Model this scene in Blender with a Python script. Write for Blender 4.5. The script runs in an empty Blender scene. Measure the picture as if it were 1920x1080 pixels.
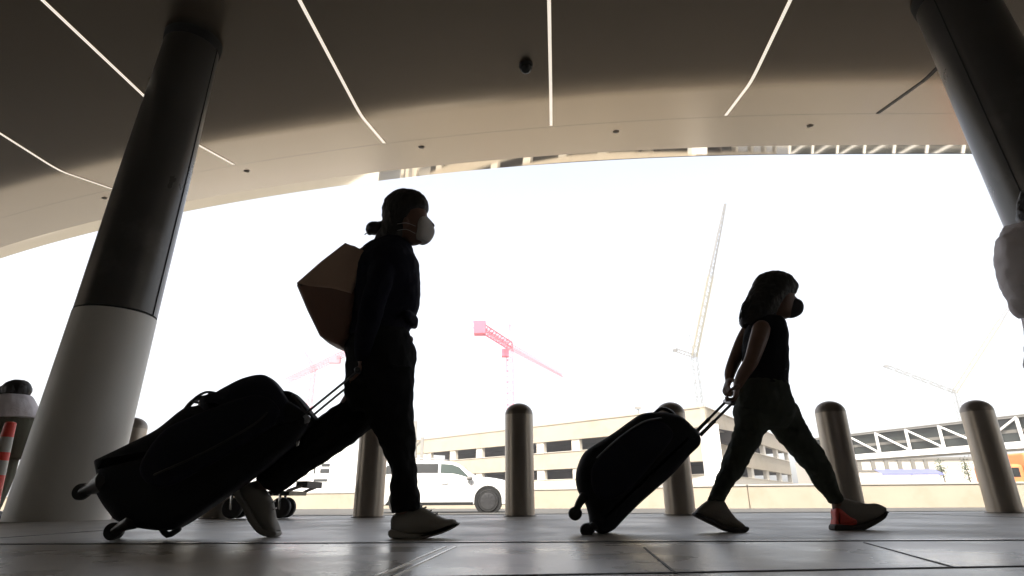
import bpy, bmesh, math, random
from mathutils import Vector, Matrix, noise
random.seed(7)
R = math.radians
scene = bpy.context.scene
COL = scene.collection

# ------------------------------------------------------------------ camera
CAM_H = 0.15; PITCH = R(20.2); ROLL = R(-0.4); F = 1082.0
cam_d = bpy.data.cameras.new('camera'); cam = bpy.data.objects.new('camera', cam_d); COL.objects.link(cam)
cam_d.sensor_width = 36.0; cam_d.lens = F / 1920 * 36.0
cam_d.clip_start = 0.05; cam_d.clip_end = 3000
CM = Matrix.Rotation(math.pi / 2 + PITCH, 4, 'X') @ Matrix.Rotation(ROLL, 4, 'Z')
cam.matrix_world = Matrix.Translation((0, 0, CAM_H)) @ CM
scene.camera = cam

# ------------------------------------------------------------------ light
SUN_EL = R(46); SUN_AZ = R(205)           # sun high behind the camera, a little to the left
world = bpy.data.worlds.new('World'); scene.world = world; world.use_nodes = True
wn = world.node_tree.nodes; wl = world.node_tree.links
sky = wn.new('ShaderNodeTexSky'); sky.sky_type = 'NISHITA'; sky.sun_disc = False
sky.sun_elevation = SUN_EL; sky.sun_rotation = SUN_AZ; sky.dust_density = 4.0; sky.air_density = 1.0; sky.ozone_density = 0.6
hs = wn.new('ShaderNodeHueSaturation'); hs.inputs['Saturation'].default_value = .42
wl.new(sky.outputs[0], hs.inputs['Color']); wl.new(hs.outputs[0], wn['Background'].inputs[0]); wn['Background'].inputs[1].default_value = 0.14
sd = bpy.data.lights.new('sun', 'SUN'); sd.energy = 3.0; sd.angle = R(0.5); sd.color = (1.0, 0.93, 0.82)
sun = bpy.data.objects.new('sun', sd); COL.objects.link(sun)
sdir = Vector((math.sin(SUN_AZ) * math.cos(SUN_EL), math.cos(SUN_AZ) * math.cos(SUN_EL), math.sin(SUN_EL)))
sun.rotation_euler = sdir.to_track_quat('Z', 'Y').to_euler()
scene.view_settings.view_transform = 'Standard'; scene.view_settings.look = 'None'
scene.view_settings.exposure = 1.45; scene.view_settings.gamma = 1.0
scene.render.engine = 'CYCLES'
scene.cycles.max_bounces = 10; scene.cycles.diffuse_bounces = 5; scene.cycles.glossy_bounces = 4

# ------------------------------------------------------------------ helpers
M3 = CM.to_3x3()
def ray(px, py): return M3 @ Vector((px - 960.0, 540.0 - py, -F))
def at(px, py, Y):
    r = ray(px, py); k = Y / r.y
    return Vector((r.x * k, Y, CAM_H + r.z * k))
def gp(px, py, z=0.0):
    r = ray(px, py); k = (z - CAM_H) / r.z
    return Vector((r.x * k, r.y * k, z))
def atz(px, py, z): return gp(px, py, z)

def tag(o, label=None, cat=None, group=None, kind=None):
    if label: o['label'] = label
    if cat: o['category'] = cat
    if group: o['group'] = group
    if kind: o['kind'] = kind
    return o
def empty(name, loc, label, cat, group=None):
    o = bpy.data.objects.new(name, None); COL.objects.link(o); o.location = loc
    o.empty_display_size = 0.1
    return tag(o, label, cat, group)
def children(o): return [c for c in bpy.data.objects if c.parent == o]
def copy_tree(o, parent=None):
    c = o.copy(); COL.objects.link(c)
    if parent: c.parent = parent
    for ch in children(o): copy_tree(ch, c)
    return c

class MB:
    def __init__(s): s.v = []; s.f = []
    def add(s, vs, fs):
        n = len(s.v); s.v += [Vector(v) for v in vs]; s.f += [tuple(i + n for i in f) for f in fs]
    def box(s, lo, hi, rot=None, org=None):
        x0, y0, z0 = lo; x1, y1, z1 = hi
        vs = [Vector(p) for p in [(x0,y0,z0),(x1,y0,z0),(x1,y1,z0),(x0,y1,z0),(x0,y0,z1),(x1,y0,z1),(x1,y1,z1),(x0,y1,z1)]]
        if rot is not None: vs = [org + rot @ (v - org) for v in vs]
        s.add(vs, [(0,3,2,1),(4,5,6,7),(0,1,5,4),(1,2,6,5),(2,3,7,6),(3,0,4,7)])
    def loft(s, rings, cap=True):
        n = len(rings[0]); m = len(rings); vs = [p for r in rings for p in r]; fs = []
        for j in range(m - 1):
            for i in range(n):
                a = j*n+i; b = j*n+(i+1)%n; fs.append((a, b, b+n, a+n))
        if cap:
            c0 = sum(rings[0], Vector()) / n; c1 = sum(rings[-1], Vector()) / n
            k = len(vs); vs += [c0, c1]
            for i in range(n):
                fs.append((k, (i+1)%n, i)); fs.append((k+1, (m-1)*n+i, (m-1)*n+(i+1)%n))
        s.add(vs, fs)
    def tube(s, pts, rad, n=12, sub=1, flat=1.0, flat_axis=None, dome=True):
        pts = [Vector(p) for p in pts]
        if not hasattr(rad, '__len__'): rad = [rad] * len(pts)
        rad = list(rad)
        if sub > 1: pts, rad = smooth_path(pts, rad, sub)
        if dome:
            d0 = (pts[0] - pts[1]).normalized(); d1 = (pts[-1] - pts[-2]).normalized()
            r0, r1 = rad[0], rad[-1]
            pts = [pts[0] + d0*r0*.92, pts[0] + d0*r0*.65] + pts + [pts[-1] + d1*r1*.65, pts[-1] + d1*r1*.92]
            rad = [r0*.38, r0*.76] + rad + [r1*.76, r1*.38]
        rings = []; up = None
        for i, p in enumerate(pts):
            d = (pts[min(i+1, len(pts)-1)] - pts[max(i-1, 0)]).normalized()
            if flat_axis is not None: u = Vector(flat_axis)
            else: u = up if up is not None else (Vector((0,0,1)) if abs(d.z) < .9 else Vector((0,1,0)))
            u = (u - d * u.dot(d)).normalized(); w = d.cross(u)
            up = u
            rings.append([p + u*math.cos(t)*rad[i]*flat + w*math.sin(t)*rad[i] for t in [2*math.pi*k/n for k in range(n)]])
        s.loft(rings)
    def bar(s, a, b, w, h=None):
        a = Vector(a); b = Vector(b); d = (b-a).normalized(); h = h or w
        u = Vector((0,0,1)) if abs(d.z) < .95 else Vector((1,0,0))
        u = (u - d*u.dot(d)).normalized(); q = d.cross(u)
        rings = [[p + u*h/2*sy + q*w/2*sx for sx, sy in ((1,1),(-1,1),(-1,-1),(1,-1))] for p in (a, b)]
        s.loft(rings)
    def ellipsoid(s, c, r, n=16, m=10, rot=None):
        c = Vector(c); rings = []
        for j in range(1, m):
            t = math.pi*j/m; ring = []
            for i in range(n):
                p = 2*math.pi*i/n
                v = Vector((r[0]*math.sin(t)*math.cos(p), r[1]*math.sin(t)*math.sin(p), r[2]*math.cos(t)))
                if rot is not None: v = rot @ v
                ring.append(c + v)
            rings.append(ring)
        s.loft(rings)
    def lathe(s, prof, c=(0,0,0), n=32, axis='Z', cap=True):
        c = Vector(c); rings = []
        for r, z in prof:
            ring = []
            for i in range(n):
                t = 2*math.pi*i/n
                if axis == 'Z': v = Vector((r*math.cos(t), r*math.sin(t), z))
                elif axis == 'Y': v = Vector((r*math.cos(t), z, r*math.sin(t)))
                else: v = Vector((z, r*math.cos(t), r*math.sin(t)))
                ring.append(c + v)
            rings.append(ring)
        s.loft(rings, cap)
    def limb(s, st, sub=3, n=20, ex=1.0):
        # st: (left px, left py, right px, right py, depth, thickness)
        C = []; A = []; T = []
        for lx, ly, rx, ry, Y, th in st:
            a = at(lx, ly, Y); b = at(rx, ry, Y); C.append((a+b)/2); A.append((b-a)/2); T.append(th/2)
        P = [tuple(c) + tuple(a) + (t,) for c, a, t in zip(C, A, T)]
        P = catmull(P, sub)
        rings = []
        for q in P:
            c = Vector(q[0:3]); a = Vector(q[3:6]); t = q[6]; ring = []
            for k in range(n):
                th = 2*math.pi*k/n; cs = math.cos(th); sn = math.sin(th)
                cs = math.copysign(abs(cs)**ex, cs); sn = math.copysign(abs(sn)**ex, sn)
                ring.append(c + a*cs + Vector((0, t*sn, 0)))
            rings.append(ring)
        s.loft(rings)
    def prism(s, pts, Y, th, bev=.03, taper=.5, seg=4):
        # rounded slab whose side outline is given in picture points at depth Y
        P = [at(px, py, Y) for px, py in pts]
        vp = Vector((0, 0, CAM_H)); n = len(P)
        C = sum(P, Vector()) / n
        area = sum(P[i].x*P[(i+1)%n].z - P[(i+1)%n].x*P[i].z for i in range(n))
        sg = 1 if area > 0 else -1
        nor = []
        for i in range(n):
            a = P[i-1]; b = P[(i+1)%n]; d = b - a; q = Vector((d.z, 0, -d.x))*sg
            nor.append(q.normalized() if q.length > 1e-9 else Vector((0,0,0)))
        lay = []
        for k in range(seg+1):
            t = math.pi/2*k/seg; lay.append((bev*(1-math.sin(t)), -th/2 + bev*(1-math.cos(t))))
        lay2 = lay + [(i, -y) for i, y in reversed(lay)]
        rings = []
        for ins, dy in lay2:
            k = 1 + taper*dy/Y
            rings.append([Vector((vp.x + (p.x-q.x*ins - vp.x)*k, Y+dy, vp.z + (p.z-q.z*ins - vp.z)*k)) for p, q in zip(P, nor)])
        m = len(rings); vs = [p for r in rings for p in r]; fs = []
        for j in range(m-1):
            for i in range(n):
                a = j*n+i; b = j*n+(i+1)%n; fs.append((a, b, b+n, a+n))
        fs.append(tuple(range(n))); fs.append(tuple((m-1)*n+i for i in range(n)))
        s.add(vs, fs)
    def mesh(s, name, smooth=True, angle=40):
        bm = bmesh.new(); vv = [bm.verts.new(v) for v in s.v]
        for f in s.f:
            try: bm.faces.new([vv[i] for i in f])
            except ValueError: pass
        bmesh.ops.recalc_face_normals(bm, faces=bm.faces)
        if smooth:
            for f in bm.faces: f.smooth = True
            for e in bm.edges:
                if len(e.link_faces) == 2 and e.calc_face_angle(0) > R(angle): e.smooth = False
        me = bpy.data.meshes.new(name); bm.to_mesh(me); bm.free(); return me
    def build(s, name, mat, parent=None, smooth=True, angle=40, local=True):
        me = s.mesh(name, smooth, angle); o = bpy.data.objects.new(name, me); COL.objects.link(o)
        if mat: me.materials.append(mat)
        if parent:
            o.parent = parent
            if local and parent.location.length > 0:      # vertices were given in world space
                me.transform(Matrix.Translation(-Vector(world_loc(parent))))
        return o
def world_loc(o):
    v = Vector(o.location)
    return v + world_loc(o.parent) if o.parent else v

def catmull(P, sub):
    out = []; n = len(P)
    for i in range(n-1):
        p0 = P[max(i-1,0)]; p1 = P[i]; p2 = P[i+1]; p3 = P[min(i+2,n-1)]
        for k in range(sub):
            t = k/sub
            out.append(tuple(0.5*((2*b)+(-a+c)*t+(2*a-5*b+4*c-d)*t*t+(-a+3*b-3*c+d)*t**3) for a,b,c,d in zip(p0,p1,p2,p3)))
    out.append(tuple(P[-1])); return out
def smooth_path(pts, rad, sub):
    P = catmull([tuple(p)+(r,) for p, r in zip(pts, rad)], sub)
    return [Vector(p[:3]) for p in P], [p[3] for p in P]
def smooth_poly(pts, sub=3):
    n = len(pts); out = []
    for i in range(n):
        p0 = pts[i-1]; p1 = pts[i]; p2 = pts[(i+1)%n]; p3 = pts[(i+2)%n]
        for k in range(sub):
            t = k/sub
            out.append(tuple(0.5*((2*b)+(-a+c)*t+(2*a-5*b+4*c-d)*t*t+(-a+3*b-3*c+d)*t**3) for a,b,c,d in zip(p0,p1,p2,p3)))
    return out
def fuse(o, vox, it=3, fac=.5, disp=None):
    # one continuous skin from overlapping lofts
    m = o.modifiers.new('r', 'REMESH'); m.mode = 'VOXEL'; m.voxel_size = vox; m.use_smooth_shade = True
    if it: s = o.modifiers.new('s', 'SMOOTH'); s.iterations = it; s.factor = fac
    bpy.context.view_layer.update()
    dg = bpy.context.evaluated_depsgraph_get()
    me = bpy.data.meshes.new_from_object(o.evaluated_get(dg)); o.modifiers.clear()
    for mt in o.data.materials:
        if mt.name not in [x.name for x in me.materials if x]: me.materials.append(mt)
    old = o.data; o.data = me; bpy.data.meshes.remove(old)
    if disp:
        amp, sc = disp
        cs = [v.co.copy() for v in me.vertices]; ns = [v.normal.copy() for v in me.vertices]; fl = []
        for c, n in zip(cs, ns):
            p = c*sc; fl.extend(c + n*(amp*(noise.noise(p) + .5*noise.noise(p*2.3))))
        me.vertices.foreach_set('co', fl); me.update()
    for p in me.polygons: p.use_smooth = True
    return o

# ------------------------------------------------------------------ materials
MATS = {}
def mat(name, col, rough=.6, metal=0., var=.12, nscale=3., bump=0., bscale=40., emit=None, es=1., coat=0., stretch=None, spec=.5, rvar=0.):
    m = bpy.data.materials.new(name); m.use_nodes = True; nt = m.node_tree; b = nt.nodes['Principled BSDF']
    b.inputs['Roughness'].default_value = rough; b.inputs['Metallic'].default_value = metal
    b.inputs['Specular IOR Level'].default_value = spec
    b.inputs['Coat Weight'].default_value = coat
    tc = nt.nodes.new('ShaderNodeTexCoord'); mp = nt.nodes.new('ShaderNodeMapping')
    nt.links.new(tc.outputs['Object'], mp.inputs[0])
    if stretch: mp.inputs['Scale'].default_value = stretch
    nz = nt.nodes.new('ShaderNodeTexNoise'); nz.inputs['Scale'].default_value = nscale; nz.inputs['Detail'].default_value = 6
    nt.links.new(mp.outputs[0], nz.inputs[0])
    mx = nt.nodes.new('ShaderNodeMix'); mx.data_type = 'RGBA'
    c = Vector(col)
    mx.inputs[6].default_value = (*(c*(1-var)), 1); mx.inputs[7].default_value = (*[min(1, q) for q in c*(1+var)], 1)
    nt.links.new(nz.outputs[0], mx.inputs[0]); nt.links.new(mx.outputs[2], b.inputs['Base Color'])
    if rvar:
        mr = nt.nodes.new('ShaderNodeMapRange'); mr.inputs[1].default_value = .3; mr.inputs[2].default_value = .7
        mr.inputs[3].default_value = max(.02, rough-rvar); mr.inputs[4].default_value = rough+rvar
        nt.links.new(nz.outputs[0], mr.inputs[0]); nt.links.new(mr.outputs[0], b.inputs['Roughness'])
    if bump:
        n2 = nt.nodes.new('ShaderNodeTexNoise'); n2.inputs['Scale'].default_value = bscale; n2.inputs['Detail'].default_value = 4
        nt.links.new(mp.outputs[0], n2.inputs[0])
        bp = nt.nodes.new('ShaderNodeBump'); bp.inputs['Strength'].default_value = bump; bp.inputs['Distance'].default_value = .01
        nt.links.new(n2.outputs[0], bp.inputs['Height']); nt.links.new(bp.outputs[0], b.inputs['Normal'])
    if emit:
        b.inputs['Emission Color'].default_value = (*emit, 1); b.inputs['Emission Strength'].default_value = es
    MATS[name] = m; return m

mat('concrete', (.46,.42,.36), .42, spec=.7, var=.18, nscale=1.6, bump=.25, bscale=90, rvar=.12)
mat('paver', (.74,.67,.57), .30, spec=.8, var=.15, nscale=2.2, bump=.1, bscale=60, rvar=.1)
mat('asphalt', (.10,.095,.085), .9, var=.15, nscale=.6, bump=.4, bscale=60)
mat('kerb', (.42,.40,.36), .8, bump=.3)
mat('joint_dark', (.10,.095,.085), .7); mat('joint_metal', (.6,.58,.54), .25, metal=1)
mat('ground', (.22,.20,.16), .95, var=.2, nscale=.05)
mat('barrier', (.35,.305,.235), .85, var=.12, nscale=.7, bump=.2)
mat('cladding', (.07,.066,.06), .31, metal=.4, var=.15, nscale=1.2, rvar=.05)
mat('column_paint', (.62,.60,.55), .42, var=.08, nscale=1.2, bump=.05)
mat('seam', (.01,.01,.01), .8)
mat('mirror', (.60,.55,.47), .035, metal=1, var=.05, nscale=.8)
mat('bronze', (.36,.315,.265), .36, metal=.85, var=.12, nscale=2.0, rvar=.03)
mat('bronze_dark', (.24,.21,.18), .42, metal=.8)
mat('strip_light', (.9,.85,.78), .5, emit=(1.0,.90,.76), es=.32, var=.02)
mat('strip_off', (.05,.045,.04), .5)
mat('black_plastic', (.015,.015,.016), .35, var=.1)
mat('black_cloth', (.010,.010,.013), .9, var=.2, nscale=6, bump=.3, bscale=120, spec=.12)
mat('navy_cloth', (.008,.008,.016), .95, var=.2, nscale=6, bump=.3, bscale=90, spec=.12)
mat('trouser', (.009,.009,.009), .95, var=.2, nscale=6, bump=.3, bscale=90, spec=.12)
mat('green_cloth', (.055,.062,.050), .9, var=.2, nscale=5, bump=.3, bscale=90, spec=.12)
mat('suitcase', (.010,.010,.012), .7, var=.25, nscale=8, bump=.4, bscale=160, spec=.12)
mat('suitcase_soft', (.012,.012,.020), .75, var=.25, nscale=8, bump=.4, bscale=140, spec=.12)
mat('rubber', (.02,.02,.02), .55)
mat('chrome', (.55,.55,.55), .25, metal=1); mat('grey_tube', (.10,.10,.10), .35, metal=.8)
mat('leather', (.22,.115,.08), .6, var=.15, nscale=4, bump=.2, bscale=60)
mat('leather_light', (.52,.37,.28), .6, var=.12, nscale=4, bump=.2, bscale=60)
mat('skin', (.16,.085,.06), .55, var=.08); mat('skin_dark', (.16,.085,.055), .5, var=.08)
mat('hair', (.008,.006,.005), .5, var=.3, nscale=20, stretch=(1,1,.2), bump=.6, bscale=70)
mat('mask_white', (.62,.60,.58), .85, var=.05, bump=.1); mat('mask_dark', (.035,.03,.035), .85)
mat('shoe_white', (.33,.31,.27), .7, var=.08, bump=.15, bscale=120); mat('sole', (.38,.36,.32), .7)
mat('shoe_grey', (.26,.235,.205), .75, var=.12, bump=.3, bscale=140); mat('sole_dark', (.06,.05,.045), .8)
mat('red_patch', (.75,.07,.05), .6, var=.1)
mat('print_grey', (.16,.16,.18), .8)
mat('white_cloth', (.82,.78,.82), .85, var=.06, bump=.3, bscale=50)
mat('olive_cloth', (.12,.12,.085), .9, bump=.2)
mat('orange_plastic', (.80,.06,.035), .45, var=.08); mat('reflective', (.42,.40,.36), .4, var=.12)
mat('car_white', (.80,.80,.78), .25, var=.01, coat=.6); mat('glass_dark', (.025,.027,.027), .15, var=.05, spec=.2)
mat('glass_tint', (.045,.065,.057), .15, var=.05, spec=.22)
mat('alloy', (.16,.16,.165), .35, metal=.8); mat('car_black', (.02,.02,.02), .5)
mat('lamp_lens', (.5,.5,.5), .1, spec=.8)
mat('garage', (.36,.315,.245), .85, var=.08, nscale=.25, bump=.1)
mat('garage_pale', (.55,.51,.44), .85, var=.05, nscale=.3)
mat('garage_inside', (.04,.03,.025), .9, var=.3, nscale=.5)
mat('white_paint', (.80,.79,.76), .6, var=.04)
mat('bridge_glass', (.035,.04,.036), .25, var=.5, nscale=.4)
mat('bridge_grey', (.25,.24,.22), .6)
mat('blue_paint', (.16,.17,.42), .6); mat('orange_paint', (.7,.22,.08), .5)
mat('crane_red', (.75,.10,.16), .6, var=.1); mat('crane_pink', (.62,.18,.22), .6); mat('crane_yellow', (.23,.20,.12), .6); mat('crane_grey', (.16,.15,.13), .6)
mat('facade', (.10,.095,.09), .5, var=.2); mat('leaf', (.05,.08,.03), .8, var=.4)
def grid_soffit():
    m = mat('soffit', (.345,.28,.205), .26, metal=.85, var=.04, nscale=.25)
    nt = m.node_tree; b = nt.nodes['Principled BSDF']; uv = nt.nodes.new('ShaderNodeUVMap')
    src = b.inputs['Base Color'].links[0].from_socket
    sep = nt.nodes.new('ShaderNodeSeparateXYZ'); nt.links.new(uv.outputs[0], sep.inputs[0])
    def math_(op, a, bb=None):
        n = nt.nodes.new('ShaderNodeMath'); n.operation = op
        for i, q in enumerate((a, bb)):
            if q is None: continue
            if hasattr(q, 'links'): nt.links.new(q, n.inputs[i])
            else: n.inputs[i].default_value = q
        return n.outputs[0]
    line_e = math_('LESS_THAN', math_('ABSOLUTE', math_('SUBTRACT', sep.outputs[1], 2.02)), .011)
    # short panel joints running out to the rim, between the long joint and the trim
    fx = math_('ABSOLUTE', math_('SUBTRACT', math_('FRACT', math_('DIVIDE', sep.outputs[0], 2.9)), .5))
    line_x = math_('MULTIPLY', math_('LESS_THAN', fx, .0016), math_('LESS_THAN', sep.outputs[1], 5.0))
    tot = math_('MULTIPLY', line_e, .6)
    mx = nt.nodes.new('ShaderNodeMix'); mx.data_type = 'RGBA'; mx.inputs[7].default_value = (.02,.018,.015,1)
    nt.links.new(tot, mx.inputs[0]); nt.links.new(src, mx.inputs[6]); nt.links.new(mx.outputs[2], b.inputs['Base Color'])
    return m
grid_soffit()
G = MATS
def weather(m, scale, col, lo, hi, rough_add=.15, grit=0):
    nt = m.node_tree; b = nt.nodes['Principled BSDF']; src = b.inputs['Base Color'].links[0].from_socket
    tc = nt.nodes.new('ShaderNodeTexCoord'); n = nt.nodes.new('ShaderNodeTexNoise'); n.inputs['Scale'].default_value = scale; n.inputs['Detail'].default_value = 9; n.inputs['Roughness'].default_value = .65
    nt.links.new(tc.outputs['Object'], n.inputs[0]); r = nt.nodes.new('ShaderNodeMapRange'); r.inputs[1].default_value = lo; r.inputs[2].default_value = hi; nt.links.new(n.outputs[0], r.inputs[0])
    mx = nt.nodes.new('ShaderNodeMix'); mx.data_type = 'RGBA'; mx.inputs[7].default_value = (*col, 1)
    nt.links.new(r.outputs[0], mx.inputs[0]); nt.links.new(src, mx.inputs[6]); nt.links.new(mx.outputs[2], b.inputs['Base Color'])
    if grit:
        g_ = nt.nodes.new('ShaderNodeTexNoise'); g_.inputs['Scale'].default_value = grit; nt.links.new(tc.outputs['Object'], g_.inputs[0])
        m2 = nt.nodes.new('ShaderNodeMix'); m2.data_type = 'RGBA'; m2.blend_type = 'MULTIPLY'; m2.inputs[0].default_value = .5
        nt.links.new(mx.outputs[2], m2.inputs[6]); nt.links.new(g_.outputs[0], m2.inputs[7]); nt.links.new(m2.outputs[2], b.inputs['Base Color'])
weather(MATS['concrete'], 2.3, (.24,.215,.18), .52, .75, grit=240)
weather(MATS['paver'], 3.1, (.36,.31,.25), .54, .72, grit=300)
weather(MATS['garage'], .35, (.30,.25,.18), .5, .8)
weather(MATS['barrier'], .8, (.30,.25,.18), .5, .8)
weather(MATS['cladding'], 2.0, (.12,.11,.10), .55, .8)

# ------------------------------------------------------------------ ground, road
def sheet(name, x0, x1, y0, y1, z, m, kind='structure'):
    b = MB(); b.add([(x0,y0,z),(x1,y0,z),(x1,y1,z),(x0,y1,z)], [(0,1,2,3)])
    o = b.build(name, m, smooth=False); return tag(o, kind=kind)
KY = 6.95; RZ = -0.225
sheet('ground', -1500, 1500, -600, 2500, -0.24, G['ground'])
sheet('road', -300, 300, KY+.17, 34, RZ, G['asphalt'])
b = MB(); b.box((-60, -12, -.3), (60, KY, 0.0)); tag(b.build('pavement', G['concrete'], smooth=False), kind='structure')
b = MB()
x = -60.0
while x < 60: b.box((x+.004, KY, -.3), (x+2.4-.004, KY+.17, .004)); x += 2.4
tag(b.build('kerb', G['kerb'], smooth=False), kind='structure')
# polished paving nearer the terminal, laid on the slab, with joints
TJ = 2.27
tj0, tj1 = gp(0, 1023), gp(1920, 1015.5)
sl = (tj1.y - tj0.y) / (tj1.x - tj0.x)
def jy(x, off=0): return tj0.y + (x - tj0.x)*sl + off
b = MB(); b.add([(-30,-12,.004),(30,-12,.004),(30,jy(30),.004),(-30,jy(-30),.004)], [(0,1,2,3)])
tag(b.build('paving', G['paver'], smooth=False), kind='structure')
def strip(mb, a, c, w, z, h):
    a = Vector((a[0], a[1], 0)); c = Vector((c[0], c[1], 0)); d = (c-a).normalized(); q = Vector((-d.y, d.x, 0))*w/2
    vs = [a-q, c-q, c+q, a+q]; mb.add([v+Vector((0,0,z)) for v in vs]+[v+Vector((0,0,z+h)) for v in vs], [(0,3,2,1),(4,5,6,7),(0,1,5,4),(1,2,6,5),(2,3,7,6),(3,0,4,7)])
b = MB(); strip(b, (-30, jy(-30, .012)), (30, jy(30, .012)), .022, .001, .006)
ga, gb = gp(836, 1028), gp(712, 1082); gd = (gb-ga)
strip(b, ga, ga+gd*2.2, .006, .001, .006); gq = Vector((.035, 0, 0)); strip(b, ga+gq, ga+gq+gd*2.2, .006, .001, .006)
tag(b.build('joint_strip', G['joint_metal'], smooth=False), kind='structure')
b = MB(); strip(b, (-30, jy(-30, -.012)), (30, jy(30, -.012)), .016, .001, .005)
k0, k1 = gp(1330, 1077), gp(1920, 1066)
ky = (k1.y-k0.y)/(k1.x-k0.x)
strip(b, (-30, k0.y+(-30-k0.x)*ky), (30, k0.y+(30-k0.x)*ky), .014, .001, .005)
c0, c1 = gp(1208, 1030), gp(1268, 1080); strip(b, c0, c0+(c1-c0)*1.0, .006, .001, .005)
c0, c1 = gp(1620, 1020), gp(1790, 1068); strip(b, c0, c1, .004, .001, .005)
for xx in (-4.2, -2.4, 3.9):
    strip(b, (xx, jy(xx)+.03), (xx, KY-.02), .008, -.002, .004)
tag(b.build('joint_groove', G['joint_dark'], smooth=False), kind='structure')

# ------------------------------------------------------------------ terminal canopy
def E(X): 
    d = X - 5.6
    return 9.95 + (.0122*d*d if d < 0 else .002*d*d)
ZE = 6.62
def zprof(e):
    # height of the soffit below which we stand, e metres in from the rim
    def seg(e0, e1, s):
        return s*max(0, min(e, e1)-e0)
    z = ZE
    z -= seg(0, .55, .285) + seg(.55, 3.15, .262)
    # quick bend, then an almost flat belly
    z -= seg(3.15, 3.3, .16) + seg(3.3, 3.5, .08) + seg(3.5, 7, .02) + seg(7, 40, .0)
    return z
def zc(X, Y): return zprof(E(X) - Y)
canopy = empty('terminal_building', (0, 0, 0), 'terminal building with a curved beige canopy overhanging the pavement', 'building')
ES = [.55, .9, 1.3, 1.7, 2.1, 2.6, 3.0, 3.15, 3.22, 3.3, 3.4, 3.5, 3.7, 4.2, 5, 6, 7, 9]
XS = [-34 + i*.75 for i in range(81)]
def soffit_mesh(name, es, m, backY=None):
    rings = []; uvs = []
    for X in XS:
        row = [(X, E(X)-e, zprof(e), e) for e in es]
        if backY is not None: row.append((X, backY, zprof(E(X)-backY), E(X)-backY))
        rings.append(row)
    me = bpy.data.meshes.new(name); n = len(rings[0])
    vs = [p[:3] for r in rings for p in r]; uv = [(p[0], p[3]) for r in rings for p in r]
    fs = [(i*n+j, (i+1)*n+j, (i+1)*n+j+1, i*n+j+1) for i in range(len(rings)-1) for j in range(n-1)]
    me.from_pydata(vs, [], fs); L = me.uv_layers.new(name='UVMap')
    for lp in me.loops: L.data[lp.index].uv = uv[lp.vertex_index]
    for p in me.polygons: p.use_smooth = True
    me.materials.append(m); o = bpy.data.objects.new(name, me); COL.objects.link(o); o.parent = canopy; return o
soffit_mesh('soffit', ES, G['soffit'], -8.0)
o = soffit_mesh('rim_trim', [0, .14, .28, .42, .55], G['mirror'])
for v in o.data.vertices:      # the trim flattens toward the left
    e = E(v.co.x)-v.co.y; v.co.z = zprof(.55) + (.55-e)*(.300 - .14*min(1, max(0, (1-v.co.x)/12)))
b = MB()          # roof slab above, closes the canopy to the sun
n = len(XS); vs = []
for X in XS:
    vs += [(X, E(X), ZE+.002), (X, E(X)+.03, ZE+.5), (X, -8, ZE+1.0), (X, -14, ZE+1.0), (X, -14, -.2)]
fs = [(i*5+j, (i+1)*5+j, (i+1)*5+j+1, i*5+j+1) for i in range(n-1) for j in range(4)]
b.add(vs, fs); b.build('roof', G['facade'], canopy, smooth=False)
b = MB(); b.box((-34, -9, 0), (26, -8.02, ZE+.9)); b.build('wall', G['facade'], canopy, smooth=False)
for i in range(8):
    b = MB(); b.box((-30+i*7, -8.0, .1), (-30+i*7+5.5, -7.96, 3.2)); b.build('window', G['glass_dark'], canopy, smooth=False)

# linear lights
DX = .073
def lx(X0, Y): return X0 + DX*Y
lights = [(-14.0, 'lit', 'short end of a lit ceiling strip at the far left edge of the canopy'),
          (-8.75, 'lit', 'lit ceiling strip curving down behind the left column from the left edge'),
          (-5.85, 'lit', 'lit ceiling strip crossing behind the top of the left column'),
          (-2.86, 'lit', 'lit ceiling strip between the left column and the security camera dome'),
          (.08, 'lit', 'lit ceiling strip at the middle just right of the black camera dome'),
          (2.95, 'lit', 'lit ceiling strip slanting toward the girl, left of the unlit one'),
          (5.45, 'off', 'dark unlit ceiling strip beside the top of the right column')]
for X0, st, lab in lights:
    o = empty('ceiling_light', (X0, 0, 5.6), lab, 'ceiling light', 'linear lights set in the canopy')
    def path(w, dz, y0=-6.0):
        pts = []
        Yend = None; Y = y0
        while Y < 30:
            X = lx(X0, Y)
            if E(X)-Y < 2.02: break
            pts.append((X, Y, zc(X, Y))); Y += .2 if Y < 4 else .08
        vs = []; fs = []
        for (X, Y, z) in pts: vs += [(X-w, Y, z-dz), (X+w, Y, z-dz), (X-w, Y, z+.02), (X+w, Y, z+.02)]
        for i in range(len(pts)-1):
            a = i*4; fs += [(a, a+1, a+5, a+4), (a, a+4, a+6, a+2), (a+1, a+3, a+7, a+5)]
        fs += [(0, 2, 3, 1), (len(vs)-4, len(vs)-3, len(vs)-1, len(vs)-2)]
        return vs, fs
    b = MB(); b.add(*path(.034, .003)); b.build('trim', G['seam'] if st == 'off' else G['soffit'], o, smooth=False)
    b = MB(); b.add(*path(.022, .008)); b.build('diffuser', G['strip_light'] if st == 'lit' else G['strip_off'], o, smooth=False)
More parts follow.
